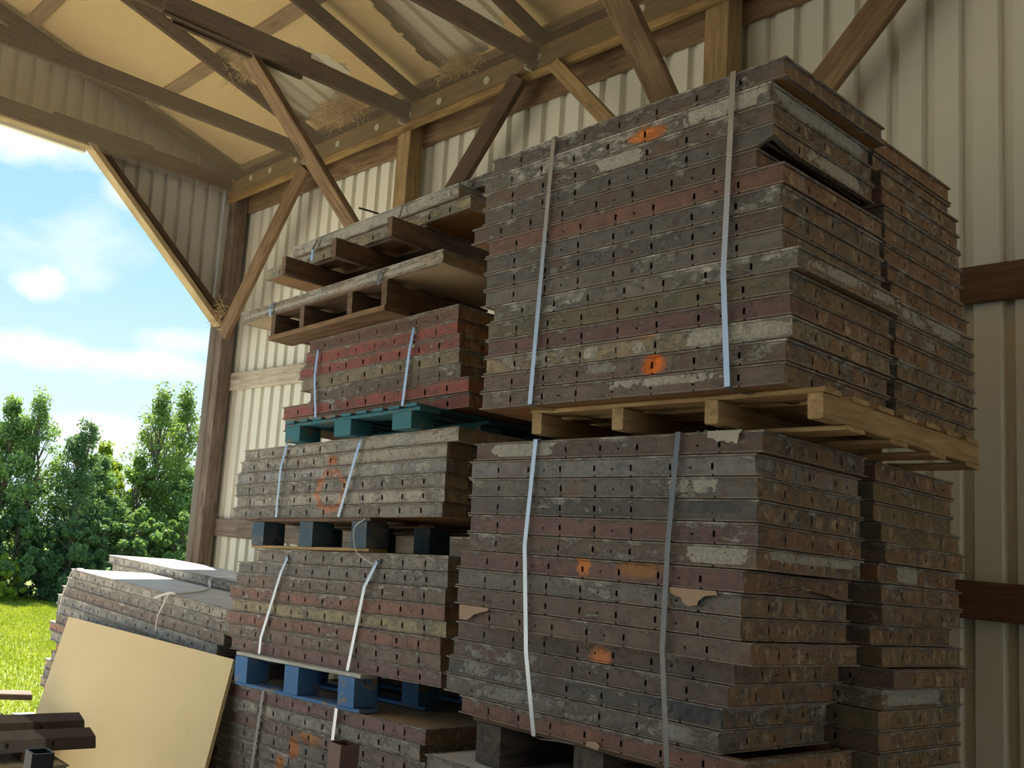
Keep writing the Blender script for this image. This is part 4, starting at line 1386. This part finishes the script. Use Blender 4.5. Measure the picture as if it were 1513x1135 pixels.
# ---------------- the tan sheet leaning on the long stack
m = MB()
TL, TR = Vector((-6.055, 2.748, 1.062)), Vector((-4.035, 2.742, 1.105))
BL, BR_ = Vector((-6.13, 2.505, FLOOR + 0.002)), Vector((-4.03, 2.485, FLOOR + 0.002))
nrm = (TR - TL).cross(BL - TL).normalized()
if nrm.y > 0:
    nrm = -nrm
N = 18
for q in (0, 1):
    for (a, b) in ((TL, BL), (TR, BR_)):
        pass
for i in range(N + 1):
    t = i / N
    for k in range(2):
        off = nrm * (0.02 * (1 - k)) * 1.0 + Vector((0, -0.0, 0))
        m.v.append(tuple(TL.lerp(TR, t) + off))
        m.v.append(tuple(BL.lerp(BR_, t) + off))
for i in range(N):
    a = i * 4
    m.f += [(a, a + 1, a + 5, a + 4), (a + 2, a + 6, a + 7, a + 3), (a, a + 4, a + 6, a + 2), (a + 1, a + 3, a + 7, a + 5)]
m.f += [(0, 2, 3, 1), (4 * N, 4 * N + 1, 4 * N + 3, 4 * N + 2)]
o = link('plywood_sheet', m.mesh('plywood_sheet'), SHEET)
tag(o, 'large smooth yellow-tan sheet leaning against the long stack', 'sheet')


GAIN[0] = 1.2
# ---------------- things in the lower left corner and the two tubes
def sq_tube(name, x, y, ztop, w, mat, label, lean=(0, 0), th=0.005, yaw=0.0):
    m = MB()
    h0 = FLOOR
    for (r, z, k) in ((w / 2, h0, 0), (w / 2, ztop, 1), (w / 2 - th, ztop, 2), (w / 2 - th, ztop - 0.35, 3)):
        c = 0.006 if k < 2 else 0.003
        for (a, b) in ((-1, -1), (1, -1), (1, 1), (-1, 1)):
            sx = (z - h0) * lean[0]
            sy = (z - h0) * lean[1]
            # bevelled corner: two verts each
            if a * b > 0:
                m.v += [(a * r + sx, b * (r - c) + sy, z), (a * (r - c) + sx, b * r + sy, z)][::1 if a < 0 else -1] if False else [(a * r + sx, b * (r - c) + sy, z), (a * (r - c) + sx, b * r + sy, z)]
            else:
                m.v += [(a * (r - c) + sx, b * r + sy, z), (a * r + sx, b * (r - c) + sy, z)]
    n = 8
    for q in range(3):
        for k in range(n):
            m.f.append((q * n + k, q * n + (k + 1) % n, (q + 1) * n + (k + 1) % n, (q + 1) * n + k))
    m.f.append(tuple(3 * n + k for k in range(n)))
    o = link(name, m.mesh(name), mat, None, T((x, y, 0)) @ Matrix.Rotation(yaw, 4, 'Z'))
    return tag(o, label, 'steel tube')


sq_tube('square_steel_tube', -1.985, 0.868, 1.243, 0.05, BLACK_TUBE, 'black square tube standing upright in the lower left corner')
sq_tube('square_steel_tube', -1.60, 1.385, 1.322, 0.052, TUBE_STEEL, 'red-brown square tube standing at the bottom edge of the picture')

SF = stack_frame(-3.126, 0.0, 0.0)
FZ = 0.90
for i in range(14):
    lab = 'grey form panel with a bare top in the lower left corner' if i == 0 else 'steel form panel below the grey one in the lower left corner'
    form(SF, 0.0 + (0 if i == 0 else RND.uniform(-.02, .0)), 0.86, FZ - 0.062 * (i + 1), 1.0, 0.62, 0.061, 8, 'blue-grey', .6, lab, 'forms in the lower left corner', up=True, ply=PLY_GREY)
m = MB()
for xx in (-0.9, -0.5, -0.1):
    pass
b = beam('dunnage_timber', (-4.05, 1.0, FLOOR + 0.0905), (-3.2, 1.0, FLOOR + 0.0905), 0.09, 0.18, P_DARK)
tag(b, 'dark timber under the corner forms, near one', 'timber')
b = beam('dunnage_timber', (-4.05, 1.38, FLOOR + 0.0905), (-3.2, 1.38, FLOOR + 0.0905), 0.09, 0.18, P_DARK)
tag(b, 'dark timber under the corner forms, far one', 'timber')


def angle_form(x, y0, y1, z, leg, label, flip=False):
    """steel inside-corner form: two slotted flanges meeting along its length, running along Y"""
    m = MB()
    th = 0.006
    root = empty('corner_form', T((x, y0, z)), label, 'corner form', 'steel corner forms')
    L = y1 - y0
    # section in local x-z: channel with two leaning flanges
    sec = [(-leg * 0.95, 0.0), (-leg * 0.92, 0.018), (-leg * 0.05, 0.020), (0.0, 0.053), (leg * 0.42, 0.034), (leg * 0.50, 0.0)]
    pts2 = [(a * 0.97, b - th) for (a, b) in sec]
    n = len(sec)
    k2 = 2 * n
    for (nm, ya, yb2, mt) in (('pale_flange', 0.0, L * 0.78, PALE_STEEL), ('flange', L * 0.78, L, DARK_STEEL)):  # flange paler over most of its length, dark at one end
        m = MB()
        for yy in (ya, yb2):
            for (a, b) in sec + pts2[::-1]:
                sk = 0.06 * a / leg if abs(yy - L * 0.78) < 1e-6 else 0.0
                m.v.append((a, yy + sk, b))
        for k in range(k2):
            m.f.append((k, (k + 1) % k2, k2 + (k + 1) % k2, k2 + k))
        for base in (0, k2):
            for k in range(n - 1):
                m.f.append((base + k, base + k + 1, base + k2 - 2 - k, base + k2 - 1 - k))
        link(nm, m.mesh(nm), mt, root)
    for k in range(3, 6):
        q = MB()
        yy = L * k / 6
        q.box(leg * 0.43, yy - .004, 0.010, leg * 0.475 + 0.006, yy + .004, 0.026)
        link('slot', q.mesh('slot'), BLACK_TUBE, root)
    return root


b = beam('dunnage_timber', (-3.75, 0.98, FZ + 0.0205), (-3.15, 0.98, FZ + 0.0205), 0.05, 0.037, P_DARK, amp=0.0)
tag(b, 'thin dark timber under the corner forms, at the left edge', 'timber')
b = beam('dunnage_timber', (-3.75, 1.36, FZ + 0.0205), (-3.20, 1.36, FZ + 0.0205), 0.05, 0.037, P_DARK, amp=0.0)
tag(b, 'thin dark timber between the corner forms and the grey panel', 'timber')
angle_form(-3.25, 0.62, 1.60, FZ + 0.0405, 0.13, 'dark brown steel corner form, nearer of two in the lower left corner')
angle_form(-3.50, 0.62, 1.67, FZ + 0.0405, 0.13, 'dark brown steel corner form, farther of two in the lower left corner')

b = beam('weathered_board', (-6.55, 2.20, 0.485), (-6.42, 2.69, 0.485), 0.15, 0.04, W_CORNER)
tag(b, 'weathered board end poking in from the left over the grass', 'board')
form(stack_frame(-5.72, 0, 0), 0.0, 1.70, 0.40, 0.62, 0.60, 0.06, 4, 'rust-orange', .3, 'rusty brown form panel end at the left edge', 'low pile at the left edge', up=True)
form(stack_frame(-5.80, 0, 0), 0.0, 1.66, 0.461, 0.62, 0.62, 0.03, 4, 'dark brown', .2, 'thin dark form lying on the rusty one at the left edge', 'low pile at the left edge', up=True)
form(stack_frame(-5.55, 0, 0), 0.0, 2.34, 0.42, 0.30, 0.14, 0.075, 3, 'tan', .7, 'small pale form end just left of the tan sheet', 'low pile at the left edge', up=True, ply=PLY_GREY)
crib(stack_frame(-5.8, 0, 0), -0.66, 0.05, 1.68, 2.30, 0.40, 'dark timber bearers under the low pile at the left edge')
m = MB()
m.box(-5.83, 2.35, FLOOR, -5.57, 2.47, 0.4192)
o = link('timber_crib', m.mesh('timber_crib'), P_DARK)
tag(o, 'dark bearer under the small pale form end', 'timber crib')

# ================================================================ OUTSIDE
GZ = -0.31


def leaf_cloud(mb, rr, c, r, n, size, flat=0.8):
    for _ in range(n):
        d = Vector((rr.gauss(0, 1), rr.gauss(0, 1), rr.gauss(0, 1)))
        d = d.normalized() * (rr.random() ** 0.45)
        p = Vector(c) + Vector((d.x * r, d.y * r, d.z * r * flat))
        nrm = (Vector((rr.uniform(-1, 1), rr.uniform(-1, 1), rr.uniform(-0.2, 1.2)))).normalized()
        a = nrm.cross(Vector((rr.uniform(-1, 1), rr.uniform(-1, 1), rr.uniform(-1, 1)))).normalized()
        b = nrm.cross(a)
        s = size * rr.uniform(0.6, 1.3)
        mb.quad(p - a * s, p + b * s * 0.55, p + a * s, p - b * s * 0.55)


def tree_meshes(seed, h, spread, clusters, per, leaf, base=0.1, slim=False):
    rr = random.Random(seed)
    fm = MB()
    tm = []
    top = []
    for k in range(clusters):
        t = base + (1 - base) * (k + rr.random()) / clusters
        prof = math.sin(math.pi * min(1, (t * 0.86 + 0.16))) ** 0.7 if not slim else (1 - t) ** 0.5 * 0.8 + 0.12
        rad = spread * prof * (rr.random() ** 0.5)
        a = rr.uniform(0, 2 * math.pi)
        c = (rad * math.cos(a), rad * math.sin(a), t * h * rr.uniform(0.93, 1.03))
        cr = h * 0.085 * rr.uniform(0.6, 1.3) * (0.55 + 0.6 * (1 - t))
        leaf_cloud(fm, rr, c, cr, per, leaf)
        top.append(c)
    tmb = MB()

    def limb(p, q, r0, r1):
        M, L = beam_frame(p, q, (0.3, 0.9, 0.1))
        n0 = len(tmb.v)
        for (x, r) in ((0, r0), (L, r1)):
            for k in range(7):
                a = 2 * math.pi * k / 7
                tmb.v.append(tuple(M @ Vector((x, r * math.cos(a), r * math.sin(a)))))
        for k in range(7):
            tmb.f.append((n0 + k, n0 + (k + 1) % 7, n0 + 7 + (k + 1) % 7, n0 + 7 + k))
    P = Vector((0, 0, 0))
    r = h * 0.017
    for k in range(6):
        Q = Vector((rr.uniform(-.04, .04) * h, rr.uniform(-.04, .04) * h, h * 0.93 * (k + 1) / 6))
        limb(P, Q, r, r * 0.78)
        P = Q
        r *= 0.78
    for c in top[::2]:
        z0 = c[2] * rr.uniform(0.55, 0.85)
        limb((0, 0, z0), c, h * 0.005, h * 0.0015)
    return fm.mesh('foliage'), tmb.mesh('trunk')


PROT = {'broad': tree_meshes(11, 4.4, 1.25, 120, 110, 0.055), 'tall': tree_meshes(12, 5.4, 1.05, 120, 80, 0.045, 0.12), 'cedar': tree_meshes(13, 4.6, 0.95, 130, 110, 0.045, 0.03, True), 'bush': tree_meshes(14, 2.0, 1.1, 80, 120, 0.05, 0.02)}
for k in PROT:
    PROT[k][1].materials.append(BARK)
    PROT[k][0].materials.append(LEAF_MID)


def tree(kind, x, y, sc, rot, leafm, label, zs=1.0):
    root = empty('tree' if kind != 'bush' else 'bush', T((x, y, GZ)) @ Matrix.Rotation(rot, 4, 'Z') @ Matrix.Diagonal((sc, sc, sc * zs, 1)), label, 'tree' if kind != 'bush' else 'bush', 'trees beyond the lawn' if kind != 'bush' else 'bushes along the lawn')
    f = link('foliage', PROT[kind][0], None, root)
    f.material_slots[0].link = 'OBJECT'
    f.material_slots[0].material = leafm
    link('trunk', PROT[kind][1], None, root)


tree('broad', -23.0, 8.2, 1.06, 0.3, LEAF_MID, 'green tree at the far left edge of the tree line', 1.0)
tree('tall', -22.6, 8.75, 0.90, 1.9, LEAF_MID, 'feathery topped tree rising second from the left', 1.0)
tree('cedar', -22.0, 9.75, 0.92, 0.7, LEAF_DARK, 'dark pointed evergreen left of the gap in the trees', 1.0)
tree('broad', -22.6, 10.6, 0.80, 2.2, LEAF_DARK, 'low dark tree beside the pointed evergreen')
tree('broad', -24.6, 11.6, 0.92, 4.2, LEAF_LIME, 'bright yellow-green tree in the gap of the tree line')
tree('broad', -23.4, 12.1, 0.86, 5.0, LEAF_PALE, 'pale green tree right of the yellow-green one')
tree('tall', -24.0, 12.9, 1.06, 0.5, LEAF_PALE, 'tall airy tree near the corner post')
tree('tall', -24.5, 13.9, 1.10, 2.9, LEAF_PALE, 'tall airy tree just behind the corner post')
tree('broad', -22.8, 13.3, 0.80, 3.6, LEAF_MID, 'leafy green tree low beside the corner post')
tree('broad', -23.5, 6.9, 0.95, 3.1, LEAF_MID, 'tree just outside the left edge of the picture')
for (x, y, sc, rot, mt, lab) in ((-21.6, 8.2, 1.0, 0.2, LEAF_DARK, 'dark bush at the left edge of the lawn'), (-21.3, 9.4, 0.95, 1.4, LEAF_DARK, 'dark bush below the pointed evergreen'), (-21.6, 10.4, 1.1, 2.6, LEAF_DARK, 'dark bush behind the left end of the long stack'),
                                 (-21.8, 11.5, 1.15, 3.9, LEAF_MID, 'green bush behind the top of the long stack'), (-21.6, 12.6, 1.15, 5.3, LEAF_MID, 'green bush just left of the corner post'), (-21.8, 7.1, 1.05, 4.4, LEAF_DARK, 'dark bush outside the left edge'),
                                 (-20.9, 7.75, 0.5, 4.4, LEAF_LIME, 'small yellowish bush at the left edge')):
    tree('bush', x, y, sc, rot, mt, lab)

# lawn blades
rr = random.Random(5)
m = MB()
for _ in range(42000):
    d = rr.random()
    x = -8.2 - 13.6 * d ** 0.8
    k = (-x) / 21.6
    yc = 3.1 + (8.6 - 3.1) * ((-x - 8.2) / 13.4)
    y = yc + rr.uniform(-1.3, 1.9) * (0.55 + k * 0.6)
    hgt = rr.uniform(0.03, 0.065)
    a = rr.uniform(0, 6.28)
    w = 0.006 + 0.004 * k
    dx, dy = math.cos(a) * w, math.sin(a) * w
    lx, ly = rr.uniform(-.03, .03), rr.uniform(-.03, .03)
    m.tri((x - dx, y - dy, GZ), (x + dx, y + dy, GZ), (x + lx, y + ly, GZ + hgt))
o = link('lawn_grass', m.mesh('lawn_grass'), GRASS_M)
tag(o, 'bright green lawn grass beyond the open gable end', 'grass', None, 'stuff')
